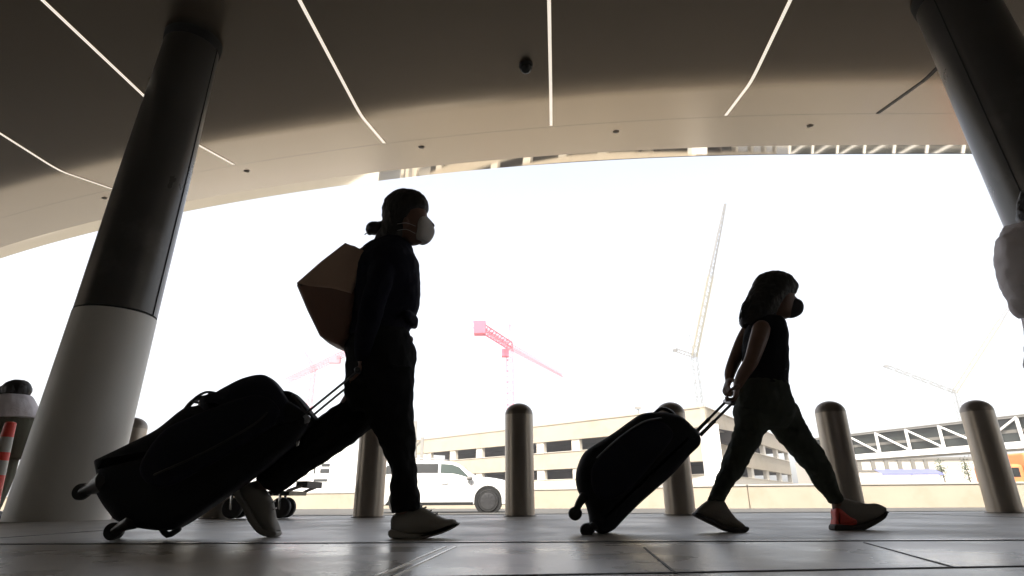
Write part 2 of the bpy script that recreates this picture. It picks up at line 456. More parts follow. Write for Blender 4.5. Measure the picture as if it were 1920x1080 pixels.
# camera dome
def ceil_pt(px, py):
    lo, hi = 1.0, 30.0; r = ray(px, py)
    for _ in range(60):
        m = (lo+hi)/2; p = r*(m/r.y)
        if CAM_H + p.z < zc(p.x, m): lo = m
        else: hi = m
    p = r*(lo/r.y); return Vector((p.x, lo, zc(p.x, lo)))
p = ceil_pt(986, 122)
o = empty('security_camera', p, 'black security camera dome hanging under the canopy', 'security camera')
b = MB(); b.lathe([(.09, .03), (.095, -.01), (.09, -.04)], p, 24); b.build('mount', G['black_plastic'], o)
b = MB(); b.ellipsoid(p+Vector((0,0,-.045)), (.082,.082,.085), 20, 12); b.build('dome', G['glass_dark'], o)
for i, (px, py, lab) in enumerate([(790,275,'small sprinkler head in the pale canopy strip above the woman'), (195,371,'small sprinkler head in the pale canopy strip left of the left column'),
        (462,320,'small sprinkler head in the pale canopy strip just right of the left column'), (1155,246,'small sprinkler head in the pale canopy strip right of the middle light'), (1519,235,'small sprinkler head in the pale canopy strip above the girl')]):
    p = ceil_pt(px, py); b = MB(); b.lathe([(.06,.01),(.055,-.010),(.03,-.014),(.02,-.022)], p, 16)
    o = b.build('sprinkler', G['bronze_dark']); o.data.transform(Matrix.Translation(-p)); o.location = p
    tag(o, lab, 'sprinkler', 'sprinklers under the canopy')
p = ceil_pt(286, 152)
b = MB(); b.lathe([(.05,.01),(.05,-.02),(.03,-.07),(.01,-.08)], p, 16); o = b.build('ceiling_beacon', G['crane_yellow'])
o.data.transform(Matrix.Translation(-p)); o.location = p; tag(o, 'tiny yellowish lamp under the canopy at the left column', 'lamp')

# columns
def column(base, top, prof, zj, label, seam_ang):
    ax = (top-base); H = ax.z
    o = empty('column', base, label, 'column', 'round canopy columns')
    def ring(z, r, n=48):
        c = base + ax*(z/H); return [c + Vector((r*math.cos(t), r*math.sin(t), 0)) for t in [2*math.pi*k/n for k in range(n)]]
    def rad(z):
        for (z0, r0), (z1, r1) in zip(prof, prof[1:]):
            if z <= z1: return r0+(r1-r0)*(z-z0)/(z1-z0)
        return prof[-1][1]
    b = MB(); b.loft([ring(z, rad(z)) for z in [0, zj*.25, zj*.5, zj*.75, zj-.012]]); b.build('column_base', G['column_paint'], o)
    b = MB(); b.loft([ring(zj-.012, rad(zj)-.02), ring(zj+.012, rad(zj)-.02)]); b.build('joint_ring', G['seam'], o)
    b = MB(); zz = [zj+.012+(H-zj-.012)*k/8 for k in range(9)]; b.loft([ring(z, rad(z)-.004) for z in zz]); b.build('cladding', G['cladding'], o)
    for a in seam_ang:
        b = MB(); pts = []
        for z in zz: 
            c = base + ax*(z/H); r = rad(z)-.001; pts.append(c + Vector((r*math.cos(a), r*math.sin(a), 0)))
        b.tube(pts, .006, 6, dome=False); b.build('seam', G['seam'], o)
    b = MB(); b.loft([ring(H-.16, rad(H)+.0), ring(H-.13, rad(H)+.012), ring(H-.02, rad(H)+.02), ring(H+.1, rad(H)+.02)]); b.build('collar', G['seam'], o)
cb = at(112, 960, 5.9); cb.z = 0; ct = at(383, 10, 5.85); tz = zc(ct.x, ct.y)+.03
ct = cb + (ct-cb)*(tz/ct.z)
column(cb, ct, [(0,.425),(2.0,.385),(4.0,.355),(5.6,.315)], 2.03, 'round leaning column at left, pale below and dark cladding above', [R(3), R(-190), R(120)])
p1 = at(1787, 0, 5.2); p2 = at(1990, 430, 5.2); d = (p1-p2); d /= d.z
cb = p2 - d*p2.z; ct = p1 + d*0; tz = zc(ct.x, ct.y)+.03; ct = cb + d*tz
column(cb, ct, [(0,.43),(2.0,.41),(4.0,.40),(5.6,.375)], 2.03, 'round dark leaning column at the right edge of the picture', [R(-160), R(30)])

# ------------------------------------------------------------------ bollards
def make_bollard():
    o = bpy.data.objects.new('bollard', None); COL.objects.link(o)
    r = .148; h = 1.12
    b = MB(); b.lathe([(r,0),(r,.3),(r,.6),(r,h-.125)], n=40); b.build('shaft', G['bronze'], o)
    b = MB(); b.lathe([(r,h-.125)]+[(r*math.cos(a_), h-.12+.12*math.sin(a_)) for a_ in [math.pi/2*k/9 for k in range(1,9)]]+[(.006,h)], n=40); b.build('cap', G['bronze_dark'], o)
    b = MB(); b.lathe([(r+.02,0.002),(r+.02,.008),(r+.004,.012)], n=40); b.build('base_collar', G['bronze_dark'], o)
    return o
B0 = make_bollard()
bl = [((975,967),'bollard just right of the white car, alone between the two walkers'), ((1276,963),'bollard behind the suitcase the girl pulls'),
      ((1592,955),"bollard behind the girl's front foot"), ((1882,950),'rightmost bollard, leaning toward the right edge in view'),
      ((690,967),"bollard seen between the woman's legs"), ((405,967),"bollard whose foot shows under the woman's suitcase")]
for i, ((px, py), lab) in enumerate(bl):
    o = B0 if i == 0 else copy_tree(B0)
    q = at(px, py, 6.2); o.location = (q.x, 6.2, 0); tag(o, lab, 'bollard', 'metal bollards along the kerb')
o = copy_tree(B0); q = at(243, 965, 6.75); o.location = (q.x-.15, 6.72, -.05); tag(o, 'bollard mostly hidden behind the left column, its top above the suitcase', 'bollard', 'metal bollards along the kerb')

# ------------------------------------------------------------------ suitcase of the woman
def wheel(mb, c, r, w): mb.lathe([(r*.6,-w/2),(r*.92,-w/2),(r,-w*.3),(r,w*.3),(r*.92,w/2),(r*.6,w/2)], c, 24, 'Y')
S1 = 2.72
sc = empty('suitcase', (at(400,880,S1).x, S1, 0), 'large black suitcase tilted behind the walking woman', 'suitcase')
main = [(184,869),(186,863),(196,858),(250,832),(300,806),(347,769),(374,762),(400,752),(470,736),(540,752),(582,786),(560,826),(536,849),(478,894),(398,950),(350,982),(320,994),(270,990),(226,976),(212,962),(196,940),(184,914),(188,892)]
b = MB(); b.prism(smooth_poly(main, 4), S1, .36, .05, .8); body = b.build('shell', G['suitcase'], sc)
b = MB(); b.prism(smooth_poly([(300,815),(350,785),(470,742),(520,760),(510,800),(380,880),(300,915),(262,880)], 4), S1-.185, .05, .02, .5); b.build('front_pocket', G['suitcase_soft'], sc)
b = MB()
pz = [at(x, y, S1-.215) for x, y in ((290,890),(380,850),(470,800),(500,775))]; b.tube(pz, .005, 8, 3); b.build('zip', G['black_plastic'], sc)
for k, (px, py, dd, wr) in enumerate([(212,996,-.14,.034),(218,996,.14,.034),(153,922,-.14,.034),(158,920,.14,.034)]):
    c = at(px, py, S1+dd*.9); b = MB(); wheel(b, c, wr, .03); w = b.build('wheel', G['rubber'], sc)
    fk = at(250, 975, S1+dd) if py > 950 else at(196, 905, S1+dd)
    b = MB(); b.tube([c+Vector((0,.0,0)), c.lerp(fk, .5), fk], [.018,.030,.050] if py < 950 else [.016,.024,.038], 10, 3); b.build('caster_fork', G['black_plastic'], sc)
b = MB(); b.tube([at(300,985,S1),at(314,1003,S1),at(335,992,S1)], .013, 10, 3); b.build('foot', G['black_plastic'], sc)
b = MB(); b.tube([at(345,772,S1-.05),at(362,752,S1-.05),at(385,745,S1-.05),at(400,752,S1-.05)], .011, 8, 3); b.build('carry_handle', G['black_plastic'], sc)
rod = []
for dd, a, c_ in ((-.075, (560,786), (672,695)), (.075, (566,796), (676,705))):
    b = MB(); p0 = at(*a, S1+dd); p1 = at(*c_, S1+dd-.06); rod.append(p1); b.tube([p0, p1], .0055, 10, dome=False); b.build('handle_rod', G['grey_tube'], sc)
b = MB(); b.tube([rod[0]+Vector((0,-.02,0)), rod[1]+Vector((0,.02,0))], .014, 12); b.build('grip', G['black_plastic'], sc)
# bag resting on the suitcase
bag = empty('travel_bag', (at(500,770,S1).x, S1, at(500,770,S1).z), 'black soft bag strapped on top of the large suitcase', 'bag')
b = MB(); b.prism(smooth_poly([(376,762),(386,744),(408,737),(420,730),(458,711),(493,704),(513,713),(534,738),(548,766),(545,800),(500,806),(440,800),(390,790)], 4), S1-.02, .34, .06, .8); b.build('bag_body', G['suitcase_soft'], bag)
b = MB(); b.prism(smooth_poly([(528,742),(548,736),(566,750),(582,770),(594,788),(580,802),(556,806),(540,790)], 4), S1+.03, .2, .03, .5); b.build('end_pocket', G['suitcase'], bag)
b = MB(); b.tube([at(378,756,S1-.1),at(362,752,S1-.12),at(372,742,S1-.12),at(388,735,S1-.13),at(404,737,S1-.1)], .006, 8, 3)
b.tube([at(366,750,S1-.06),at(384,748,S1-.06),at(394,735,S1-.06)], .005, 8, 3); b.build('strap', G['grey_tube'], bag)
b = MB(); b.tube([at(548,742,S1-.13),at(562,760,S1-.14),at(574,778,S1-.13),at(574,796,S1-.13)], .007, 8, 3); b.build('piping', G['grey_tube'], bag)
b = MB(); b.lathe([(.012,-.006),(.019,-.006),(.019,.006),(.012,.006)], at(574,786,S1-.16), 18, 'Y'); b.build('ring', G['chrome'], bag)
b = MB(); b.prism([(556,828),(562,826),(560,836),(555,837)], S1-.21, .012, .002); b.build('tag', G['chrome'], bag)

# ------------------------------------------------------------------ hands
def hand(mb, wrist, d, n, s_=1.0, curl=1.0, side=1, spread=0.0):
    d = Vector(d).normalized(); n = Vector(n); n = (n-d*n.dot(d)).normalized(); s = d.cross(n)*side
    w = Vector(wrist); L = .095*s_
    rings = []
    for t, hw, ht in ((-.1,.026,.021),(.15,.031,.018),(.55,.040,.017),(.9,.043,.014),(1.0,.040,.011)):
        c = w + d*L*t; rings.append([c + s*hw*s_*math.cos(a) + n*ht*s_*math.sin(a) for a in [2*math.pi*k/14 for k in range(14)]])
    mb.loft(rings)
    for k, (off, ln) in enumerate(((-.030,.066),(-.010,.076),(.011,.072),(.030,.056))):
        p = w + d*L*.93 + s*off*s_; dirv = d.copy(); pts = [p - d*.02*s_, p]
        for j, fr in enumerate((.42,.33,.25)):
            ang = curl*(.55+.25*j)*(1+.06*k)
            q = Matrix.Rotation(ang, 3, s*side) ; dirv = (q @ dirv)
            if dirv.dot(n) < 0 and j == 0: dirv = Matrix.Rotation(-2*ang, 3, s*side) @ dirv
            p = p + dirv*ln*fr*s_; pts.append(p)
        mb.tube(pts, [x*s_ for x in (.0095,.0092,.0085,.0078,.0068)], 10, 2)
    # thumb from the side of the palm
    p = w + d*L*.25 - s*.026*s_; q1 = p + (d*.6 - s*.7 + n*.3).normalized()*.034*s_; q2 = q1 + (d*.8 - s*.2 + n*.6).normalized()*.030*s_; q3 = q2 + (d*.7 + n*.5 + s*.3).normalized()*.024*s_
    mb.tube([p, q1, q2, q3], [x*s_ for x in (.014,.012,.0105,.0085)], 10, 2)

def head(mb, st, nose, ear, eye, k=1.0):
    mb.limb(st, 4, 24, .95)
    Y = st[0][4]
    mb.tube([at(nose[0], nose[1], Y), at(nose[2], nose[3], Y)], [.006*k,.013*k], 10)
    mb.ellipsoid(at(*ear, Y-.078*k), (.016*k,.008*k,.032*k)); mb.ellipsoid(at(*ear, Y+.078*k), (.016*k,.008*k,.032*k))
    for sg in (-1, 1):
        mb.ellipsoid(at(eye[0], eye[1], Y+sg*.031*k), (.012*k,.015*k,.010*k), 12, 8)
        mb.tube([at(eye[0]+1, eye[1]-7, Y+sg*.012*k), at(eye[0]+1, eye[1]-9, Y+sg*.03*k), at(eye[0]-4, eye[1]-7, Y+sg*.05*k)], [.005*k,.006*k,.004*k], 8, 2)

# ------------------------------------------------------------------ woman
W = 2.78
woman = MB()
head(woman, [(748,366,777,366,W,.06),(734,374,793,376,W,.115),(727,388,798,390,W,.142),(725,402,801,403,W,.150),(727,416,800,416,W,.148),(731,430,800,430,W,.138),(737,443,799,443,W,.115),(745,452,793,453,W,.08),(752,458,783,458,W,.05)],
     (801,408,811,423), (760,418), (794,413))
woman.tube([at(752,436,W), at(742,462,W), at(731,486,W)], [.052,.052,.060], 16, 3)
woman.limb([(700,478,768,478,W,.28),(686,500,780,500,W,.34),(682,540,776,545,W,.30),(684,590,764,592,W,.25),(672,625,760,630,W,.27),(662,660,770,665,W,.32),(664,700,765,705,W,.32)], 3)
# legs: near leg planted in front, far leg pushing off behind
nearY, farY = W-.075, W+.085
woman.tube([at(718,690,nearY), at(738,790,nearY), at(752,850,nearY-.01), at(757,910,nearY-.01), at(757,962,nearY-.01)], [.092,.075,.055,.050,.036], 14, 3)
woman.tube([at(712,690,farY), at(655,780,farY), at(596,835,farY), at(540,876,farY), at(497,903,farY)], [.090,.075,.055,.050,.034], 14, 3)
woman.tube([at(757,965,nearY), at(765,985,nearY), at(800,995,nearY), at(835,985,nearY)], [.034,.036,.030,.022], 12, 3)
woman.tube([at(493,906,farY), at(478,930,farY), at(492,965,farY), at(510,990,farY)], [.034,.036,.028,.02], 12, 3)
# arms
wa = at(679,672,W-.165)
woman.tube([at(722,486,W-.12), at(714,520,W-.185), at(693,598,W-.205), at(684,640,W-.185), wa], [.050,.048,.038,.032,.024], 14, 3)
wr = (rod[0]+rod[1])/2
hand(woman, wa, (wr-wa)+Vector((.01,0,0)), (-1,0,-.2), 1.0, 1.0)
wb = at(752,628,W+.16)
woman.tube([at(735,486,W+.12), at(735,520,W+.185), at(722,592,W+.21), at(738,612,W+.19), wb], [.050,.046,.038,.032,.024], 14, 3)
hand(woman, wb, (.35,-.1,-1), (-.3,-1,0), 1.0, .55)
wo = woman.build('person', G['skin']); tag(wo, 'walking woman in dark clothes and white face mask, pulling a large suitcase', 'person')
fuse(wo, .005, 4)
def part(mb, name, m, parent, vox=None, it=3, disp=None):
    o = mb.build(name, m, parent)
    if vox: fuse(o, vox, it, .5, disp)
    return o
b = MB()
b.limb([(745,357,776,357,W,.05),(733,364,793,365,W,.11),(723,374,801,376,W,.15),(718,386,804,386,W,.168),(716,396,803,395,W,.172),(716,406,792,404,W,.176),(717,418,782,418,W,.175),(713,432,775,432,W,.165),(704,446,766,447,W,.14),(698,460,756,462,W,.11)], 4, 24)
b.ellipsoid(at(702,428,W), (.042,.05,.034)); b.ellipsoid(at(693,432,W), (.020,.03,.026)); b.tube([at(718,424,W), at(702,428,W)], [.03,.03], 12)
part(b, 'hair', G['hair'], wo, .005, 2, (.003, 40))
b = MB(); b.tube([at(684,440,W), at(688,437,W+.02), at(694,440,W)], .003, 6, 3); b.build('hair_tie', G['black_cloth'], wo)
b = MB()  # respirator mask
b.limb([(788,409,803,408,W,.04),(780,414,808,414,W,.10),(775,424,814,427,W,.135),(774,436,815,437,W,.135),(774,447,809,449,W,.12),(776,453,802,455,W,.08)], 4, 24, 1.3)
mk = part(b, 'face_mask', G['mask_white'], wo, .003, 2)
for y0, y1 in ((424,418),(438,430)):
    b = MB(); b.tube([at(779,y0,W-.062), at(762,y1,W-.09), at(745,y1+2,W-.094)], .0012, 6, 3); b.build('mask_strap', G['mask_white'], mk)
b = MB()  # jacket: trunk and two sleeves
b.limb([(714,444,766,452,W,.12),(701,455,772,460,W,.17),(682,472,776,474,W,.30),(676,490,786,494,W,.40),(666,520,787,522,W,.42),(660,550,788,552,W,.38),(655,580,783,578,W,.34),(651,600,775,602,W,.33),(648,625,770,612,W,.34),(650,640,766,622,W,.345)], 4, 28)
b.tube([at(720,490,W-.13), at(712,525,W-.195), at(692,598,W-.215), at(683,640,W-.195), at(680,664,W-.172)], [.068,.062,.054,.046,.040], 16, 4)
b.tube([at(735,490,W+.13), at(735,522,W+.195), at(722,592,W+.22), at(738,610,W+.20), at(748,620,W+.175)], [.066,.060,.052,.044,.040], 16, 4)
b.ellipsoid(at(770,600,W-.02), (.035,.13,.03))
part(b, 'jacket', G['navy_cloth'], wo, .006, 3, (.006, 14))
b = MB()
b.limb([(652,630,765,616,W,.33),(646,650,774,640,W,.35),(650,675,780,664,W,.37),(650,705,776,690,W,.37),(648,740,774,730,W,.35),(662,775,772,765,W,.30)], 3, 28)
b.limb([(672,700,776,690,nearY,.21),(672,740,773,738,nearY,.21),(684,775,774,775,nearY,.20),(702,812,777,812,nearY,.19),(722,850,778,850,nearY-.01,.165),(732,880,779,880,nearY-.01,.16),(733,905,781,905,nearY-.01,.16),(733,940,786,938,nearY-.01,.15),(735,962,788,952,nearY-.01,.14)], 4, 24)
b.limb([(649,715,745,745,farY,.21),(648,750,720,790,farY,.21),(620,768,690,806,farY,.20),(583,796,657,834,farY,.185),(555,826,622,858,farY,.17),(531,851,592,876,farY,.165),(512,874,562,898,farY,.16),(494,886,538,914,farY,.15),(482,897,520,925,farY,.14)], 4, 24)
part(b, 'trousers', G['trouser'], wo, .006, 3, (.010, 13))
# shoes
def shoe(parent, st, sole, Y, th, m, ms, laces=None):
    b = MB(); b.limb([(a, b_, c, d, Y, th*w) for a, b_, c, d, w in st], 4, 24, .85); o = b.build('shoe', m, parent)
    b = MB(); b.prism(smooth_poly(sole, 3), Y, th+.006, .008, .3); b.build('sole', ms, o)
    if laces:
        b = MB()
        for a, c_ in laces: b.tube([at(*a, Y-th*.30), at(*c_, Y-th*.05), at(c_[0]+1, c_[1], Y+th*.2)], .0035, 6, 2)
        b.build('lace', ms, o)
    return o
shoe(wo, [(734,972,735,1000,.5),(740,964,741,1002,.8),(757,957,757,1004,.86),(780,950,776,1004,.82),(798,953,795,1004,.84),(815,963,812,1001,.95),(835,972,832,995,1.0),(850,973,848,989,.85),(857,978,857,984,.5)],
     [(734,992),(733,1007),(760,1009),(795,1008),(830,1000),(858,986),(858,980),(832,992),(800,1000),(765,1000)], nearY-.01, .098, G['shoe_white'], G['sole'],
     [((790,955),(798,951)),((800,962),(808,957)),((811,968),(819,963))])
shoe(wo, [(446,915,482,901,.55),(450,926,498,918,.85),(460,946,511,938,.85),(474,968,515,956,.84),(488,984,517,972,.92),(500,994,521,984,1.0),(510,1001,524,994,.85)],
     [(441,914),(449,910),(456,926),(472,950),(484,974),(500,992),(522,996),(521,1005),(505,1006),(487,998),(470,976),(460,954),(445,931)], farY, .098, G['shoe_white'], G['sole'],
     [((506,930),(510,928)),((511,942),(515,940)),((513,955),(517,953))])
# bag on her back
bk = empty('shoulder_bag', at(620,560,W), "brown angular leather bag hanging on the woman's back", 'bag')
b = MB(); b.prism([(655,468),(610,504),(567,542),(566,545),(585,590),(608,637),(625,647),(645,655),(662,640),(668,600),(674,540),(690,482),(672,472)], W+.0, .28, .022, .4); b.build('bag_body', G['leather'], bk)
b = MB(); b.prism([(655,467),(610,502),(566,541),(590,549),(630,553),(668,562),(682,520),(692,482)], W-.0, .294, .02, .4); b.build('flap', G['leather_light'], bk)
b = MB(); b.tube([at(655,480,W-.09), at(690,462,W-.12), at(716,464,W-.15), at(728,470,W-.10)], [.011]*4, 8, 4, flat=.5); b.build('strap', G['leather'], bk)

# ------------------------------------------------------------------ girl
g = 3.05
gs = empty('suitcase', (at(1200,880,g).x, g-.08, 0), 'small black rounded suitcase tilted behind the walking girl', 'suitcase')
S2 = g-.08
main = [(1186,786),(1202,777),(1222,774),(1252,775),(1277,783),(1298,802),(1311,820),(1309,836),(1292,853),(1260,889),(1232,914),(1195,947),(1167,975),(1148,994),(1125,1000),(1108,985),(1104,965),(1098,945),(1086,925),(1080,903),(1082,879),(1094,851),(1112,836),(1150,812)]
b = MB(); b.prism(smooth_poly(main, 4), S2, .30, .07, .75, 6); b.build('shell', G['suitcase'], gs)
b = MB(); b.prism(smooth_poly([(1190,800),(1235,790),(1262,812),(1240,850),(1170,925),(1125,935),(1108,900),(1120,860)], 4), S2-.155, .04, .018, .5); b.build('front_pocket', G['suitcase_soft'], gs)
b = MB(); b.tube([at(1120,858,S2-.17), at(1160,822,S2-.178), at(1205,792,S2-.175), at(1240,784,S2-.165)], .004, 8, 3); b.build('zip', G['grey_tube'], gs)
for px, py, dd in ((1100,994,-.11),(1104,992,.11),(1078,963,-.11),(1080,962,.11)):
    c = at(px, py, S2+dd); b = MB(); wheel(b, c, .030, .028); b.build('wheel', G['rubber'], gs)
    fk = at(1128, 982, S2+dd) if py > 980 else at(1096, 930, S2+dd)
    b = MB(); b.tube([c, c.lerp(fk, .5)+Vector((-.004,0,.004)), fk], [.014,.018,.024], 10, 3); b.build('caster_fork', G['black_plastic'], gs)
grod = []
for dd, a, c_ in ((-.06, (1313,816), (1372,757)), (.06, (1303,812), (1362,752))):
    b = MB(); p0 = at(*a, S2+dd); p1 = at(*c_, S2+dd-.02); grod.append(p1); b.tube([p0, p0.lerp(p1, .45)], .0095, 10, dome=False); b.tube([p0.lerp(p1,.45), p1], .0068, 10, dome=False); b.build('handle_rod', G['grey_tube'], gs)
b = MB(); b.tube([grod[0]+Vector((0,-.015,0)), grod[1]+Vector((0,.015,0))], .013, 12); b.build('grip', G['black_plastic'], gs)
b = MB(); b.tube([at(1225,778,S2-.04), at(1240,766,S2-.04), at(1258,772,S2-.04), at(1266,782,S2-.04)], .009, 8, 3); b.build('carry_handle', G['black_plastic'], gs)

girl = MB()
head(girl, [(1436,518,1466,518,g,.06),(1422,526,1484,527,g,.12),(1415,538,1490,540,g,.138),(1414,552,1489,553,g,.142),(1418,566,1490,566,g,.138),(1424,580,1490,580,g,.125),(1434,590,1487,591,g,.10),(1444,596,1477,597,g,.06)],
     (1490,556,1498,568), (1448,566), (1483,557), .9)
girl.tube([at(1444,585,g), at(1438,602,g), at(1434,618,g)], [.042,.040,.042], 14, 3)
girl.limb([(1414,608,1456,610,g,.15),(1406,622,1464,622,g,.22),(1398,650,1470,650,g,.23),(1398,685,1468,685,g,.20),(1392,715,1470,716,g,.22),(1392,745,1468,745,g,.22),(1400,772,1464,772,g,.18)], 3)
gn, gf = g-.06, g+.07     # near (right) leg is behind, far leg in front
girl.tube([at(1412,775,gn), at(1390,850,gn), at(1375,880,gn), at(1352,920,gn), at(1343,945,gn)], [.052,.044,.038,.030,.024], 14, 3)
girl.tube([at(1445,775,gf), at(1487,824,gf), at(1520,867,gf), at(1550,912,gf), at(1570,943,gf)], [.052,.044,.038,.030,.024], 14, 3)
girl.tube([at(1343,945,gn), at(1335,962,gn), at(1360,975,gn), at(1388,990,gn)], [.028,.028,.022,.015], 12, 3)
girl.tube([at(1570,945,gf), at(1580,970,gf), at(1610,975,gf), at(1640,962,gf)], [.028,.03,.026,.018], 12, 3)
ga1 = at(1383,722,g-.10)
girl.tube([at(1428,616,g-.10), at(1421,640,g-.14), at(1408,678,g-.155), at(1393,702,g-.13), ga1], [.046,.044,.036,.031,.023], 14, 3)
gr = (grod[0]+grod[1])/2
hand(girl, ga1, (gr+Vector((.02,-.02,.0))-ga1), (-1,.1,-.3), .86, 1.0)
gb1 = at(1367,712,g+.03)
girl.tube([at(1408,616,g+.11), at(1394,640,g+.13), at(1378,675,g+.11), at(1369,698,g+.06), gb1], [.046,.044,.036,.030,.022], 14, 3)
hand(girl, gb1, (gr+Vector((-.03,.03,0))-gb1), (1,.2,-.3), .84, .9, -1)
go = girl.build('person', G['skin_dark']); tag(go, 'walking girl in a sleeveless black top and dark face mask, pulling a small suitcase', 'person')
fuse(go, .0045, 4)
b = MB()
b.limb([(1438,510,1464,510,g,.05),(1424,515,1480,517,g,.11),(1416,524,1490,527,g,.145),(1410,536,1496,538,g,.158),(1404,548,1493,549,g,.165),(1399,560,1482,560,g,.168),(1394,575,1470,575,g,.17),(1390,590,1456,590,g,.165),(1388,602,1446,602,g,.15),(1391,611,1436,610,g,.12)], 4, 24)
part(b, 'hair', G['hair'], go, .0045, 2, (.0035, 40))
b = MB()
for k in range(40):      # loose strands down the back of the head
    t = k/39; x0 = 1412 - 8*math.sin(t*3) + random.uniform(-3, 6); dy = random.uniform(-.06, .06)
    y0 = 535 + random.uniform(0, 30)
    b.tube([at(x0+16, y0+6, g+dy*.6), at(x0-8+random.uniform(-3,3), y0+30, g+dy), at(1390+random.uniform(-5,8), 604+random.uniform(-8,9), g+dy)], [.003,.003,.001], 5, 3)
b.build('hair_strands', G['hair'], go)
b = MB(); b.limb([(1476,563,1496,561,g,.05),(1468,568,1503,567,g,.09),(1466,577,1506,577,g,.105),(1465,586,1503,588,g,.10),(1467,591,1494,594,g,.07),(1474,594,1486,596,g,.03)], 4, 20)
mk = part(b, 'face_mask', G['mask_dark'], go, .004, 2)
b = MB(); b.tube([at(1470,573,g-.05), at(1456,567,g-.075), at(1447,564,g-.078)], .002, 6, 3); b.build('mask_strap', G['mask_dark'], mk)
b = MB()
b.limb([(1424,594,1463,597,g,.13),(1408,604,1469,607,g,.21),(1398,622,1474,622,g,.255),(1394,650,1475,650,g,.26),(1394,685,1476,685,g,.235),(1388,712,1475,712,g,.25),(1384,726,1475,726,g,.262)], 4, 24)
part(b, 'top', G['black_cloth'], go, .006, 3, (.004, 18))
b = MB(); b.prism(smooth_poly([(1466,644),(1471,650),(1472,668),(1466,672),(1464,660)],3), g-.05, .07, .004); b.prism(smooth_poly([(1461,680),(1470,684),(1471,697),(1463,698)],3), g-.06, .07, .004); b.build('shirt_print', G['print_grey'], go)
b = MB()
b.limb([(1386,716,1475,718,g,.255),(1381,738,1479,738,g,.275),(1379,760,1486,757,g,.29),(1380,785,1488,780,g,.28),(1400,806,1470,804,g,.22)], 3, 24)
b.limb([(1379,762,1450,790,gn,.17),(1377,803,1438,806,gn,.16),(1366,838,1421,838,gn,.145),(1354,871,1402,868,gn,.13),(1342,898,1385,900,gn,.115),(1331,925,1364,925,gn,.095),(1326,940,1356,940,gn,.08)], 4, 20)
b.limb([(1425,790,1490,756,gf,.17),(1445,806,1503,784,gf,.16),(1466,832,1522,818,gf,.15),(1497,866,1543,850,gf,.135),(1521,898,1562,884,gf,.12),(1541,924,1571,918,gf,.10),(1556,946,1581,936,gf,.08)], 4, 20)
part(b, 'trousers', G['green_cloth'], go, .005, 3, (.009, 17))
o = shoe(go, [(1301,964,1312,950,.5),(1312,970,1328,938,.8),(1330,978,1352,934,.86),(1348,986,1366,954,.86),(1366,992,1378,970,.95),(1384,994,1391,981,.95),(1397,992,1398,988,.5)],
     [(1299,965),(1306,961),(1322,969),(1345,980),(1365,988),(1398,987),(1399,995),(1390,998),(1363,997),(1339,986),(1314,974)], gn, .082, G['shoe_grey'], G['sole_dark'])
o = shoe(go, [(1562,956,1563,986,.5),(1568,942,1569,990,.8),(1582,935,1584,990,.86),(1602,939,1604,988,.86),(1622,944,1624,984,.95),(1642,944,1644,975,.98),(1657,950,1657,962,.6)],
     [(1562,982),(1590,984),(1618,980),(1650,964),(1659,958),(1654,972),(1626,989),(1605,997),(1563,996)], gf, .082, G['shoe_grey'], G['sole_dark'])
b = MB(); b.prism(smooth_poly([(1562,955),(1572,954),(1590,968),(1602,975),(1598,986),(1564,986),(1562,972)],3), gf, .090, .02, .3); b.build('heel_patch', G['red_patch'], o)

# ------------------------------------------------------------------ person at the right edge
Y = 3.2
pr = MB()
pr.limb([(1950,345,1990,345,Y,.08),(1925,362,2004,362,Y,.14),(1922,385,2006,385,Y,.15),(1930,408,2004,408,Y,.13),(1950,424,1990,424,Y,.08)], 3, 20)
pr.ellipsoid(at(2010,392,Y),(.018,.016,.025)); pr.ellipsoid(at(1962,390,Y-.08),(.016,.008,.03))
pr.tube([at(1960,410,Y), at(1955,445,Y)], [.055,.065], 14)
pr.limb([(1945,450,2010,450,Y,.30),(1950,500,2030,500,Y,.30),(1960,580,2035,580,Y,.26),(1955,650,2035,650,Y,.30),(1960,720,2040,720,Y,.28)], 3)
pr.tube([at(1985,720,Y-.08), at(2000,830,Y-.08), at(1990,940,Y-.08), at(2005,985,Y-.08)], [.09,.06,.045,.03], 12, 3)
pr.tube([at(1985,720,Y+.08), at(1990,830,Y+.08), at(2040,920,Y+.08), at(2060,980,Y+.08)], [.09,.06,.045,.03], 12, 3)
pr.tube([at(2000,985,Y-.08), at(2050,990,Y-.08)], [.035,.025], 12); pr.tube([at(2055,980,Y+.08), at(2105,985,Y+.08)], [.035,.025], 12)
e1 = at(1916,562,Y-.22); w1 = at(1985,585,Y-.21)
pr.tube([at(1935,455,Y-.17), at(1910,510,Y-.21), e1, w1], [.05,.045,.036,.027], 12, 3)
hand(pr, w1, (1,0,-.1), (0,1,0), 1, .5)
e2 = at(1985,580,Y+.22); w2 = at(2040,600,Y+.2); pr.tube([at(1955,455,Y+.17), e2, w2], [.05,.036,.025], 12, 3); hand(pr, w2, (1,0,.1), (0,-1,0), 1, .6)
po = pr.build('person', G['skin_dark']); fuse(po, .007, 3); tag(po, 'person in a loose white shirt, cut off by the right edge of the picture', 'person')
b = MB(); b.limb([(1940,338,1995,338,Y,.1),(1918,355,2004,355,Y,.17),(1911,380,1990,378,Y,.18),(1912,402,1965,402,Y,.17),(1916,418,1955,420,Y,.14)], 4, 20)
part(b, 'hair', G['hair'], po, .006, 1, (.006, 30))
b = MB()
b.limb([(1912,426,1985,430,Y,.22),(1885,436,2000,440,Y,.40),(1892,470,2030,470,Y,.42),(1915,520,2040,520,Y,.38),(1930,570,2040,580,Y,.34),(1940,620,2045,640,Y,.35),(1940,680,2050,690,Y,.38)], 4, 24)
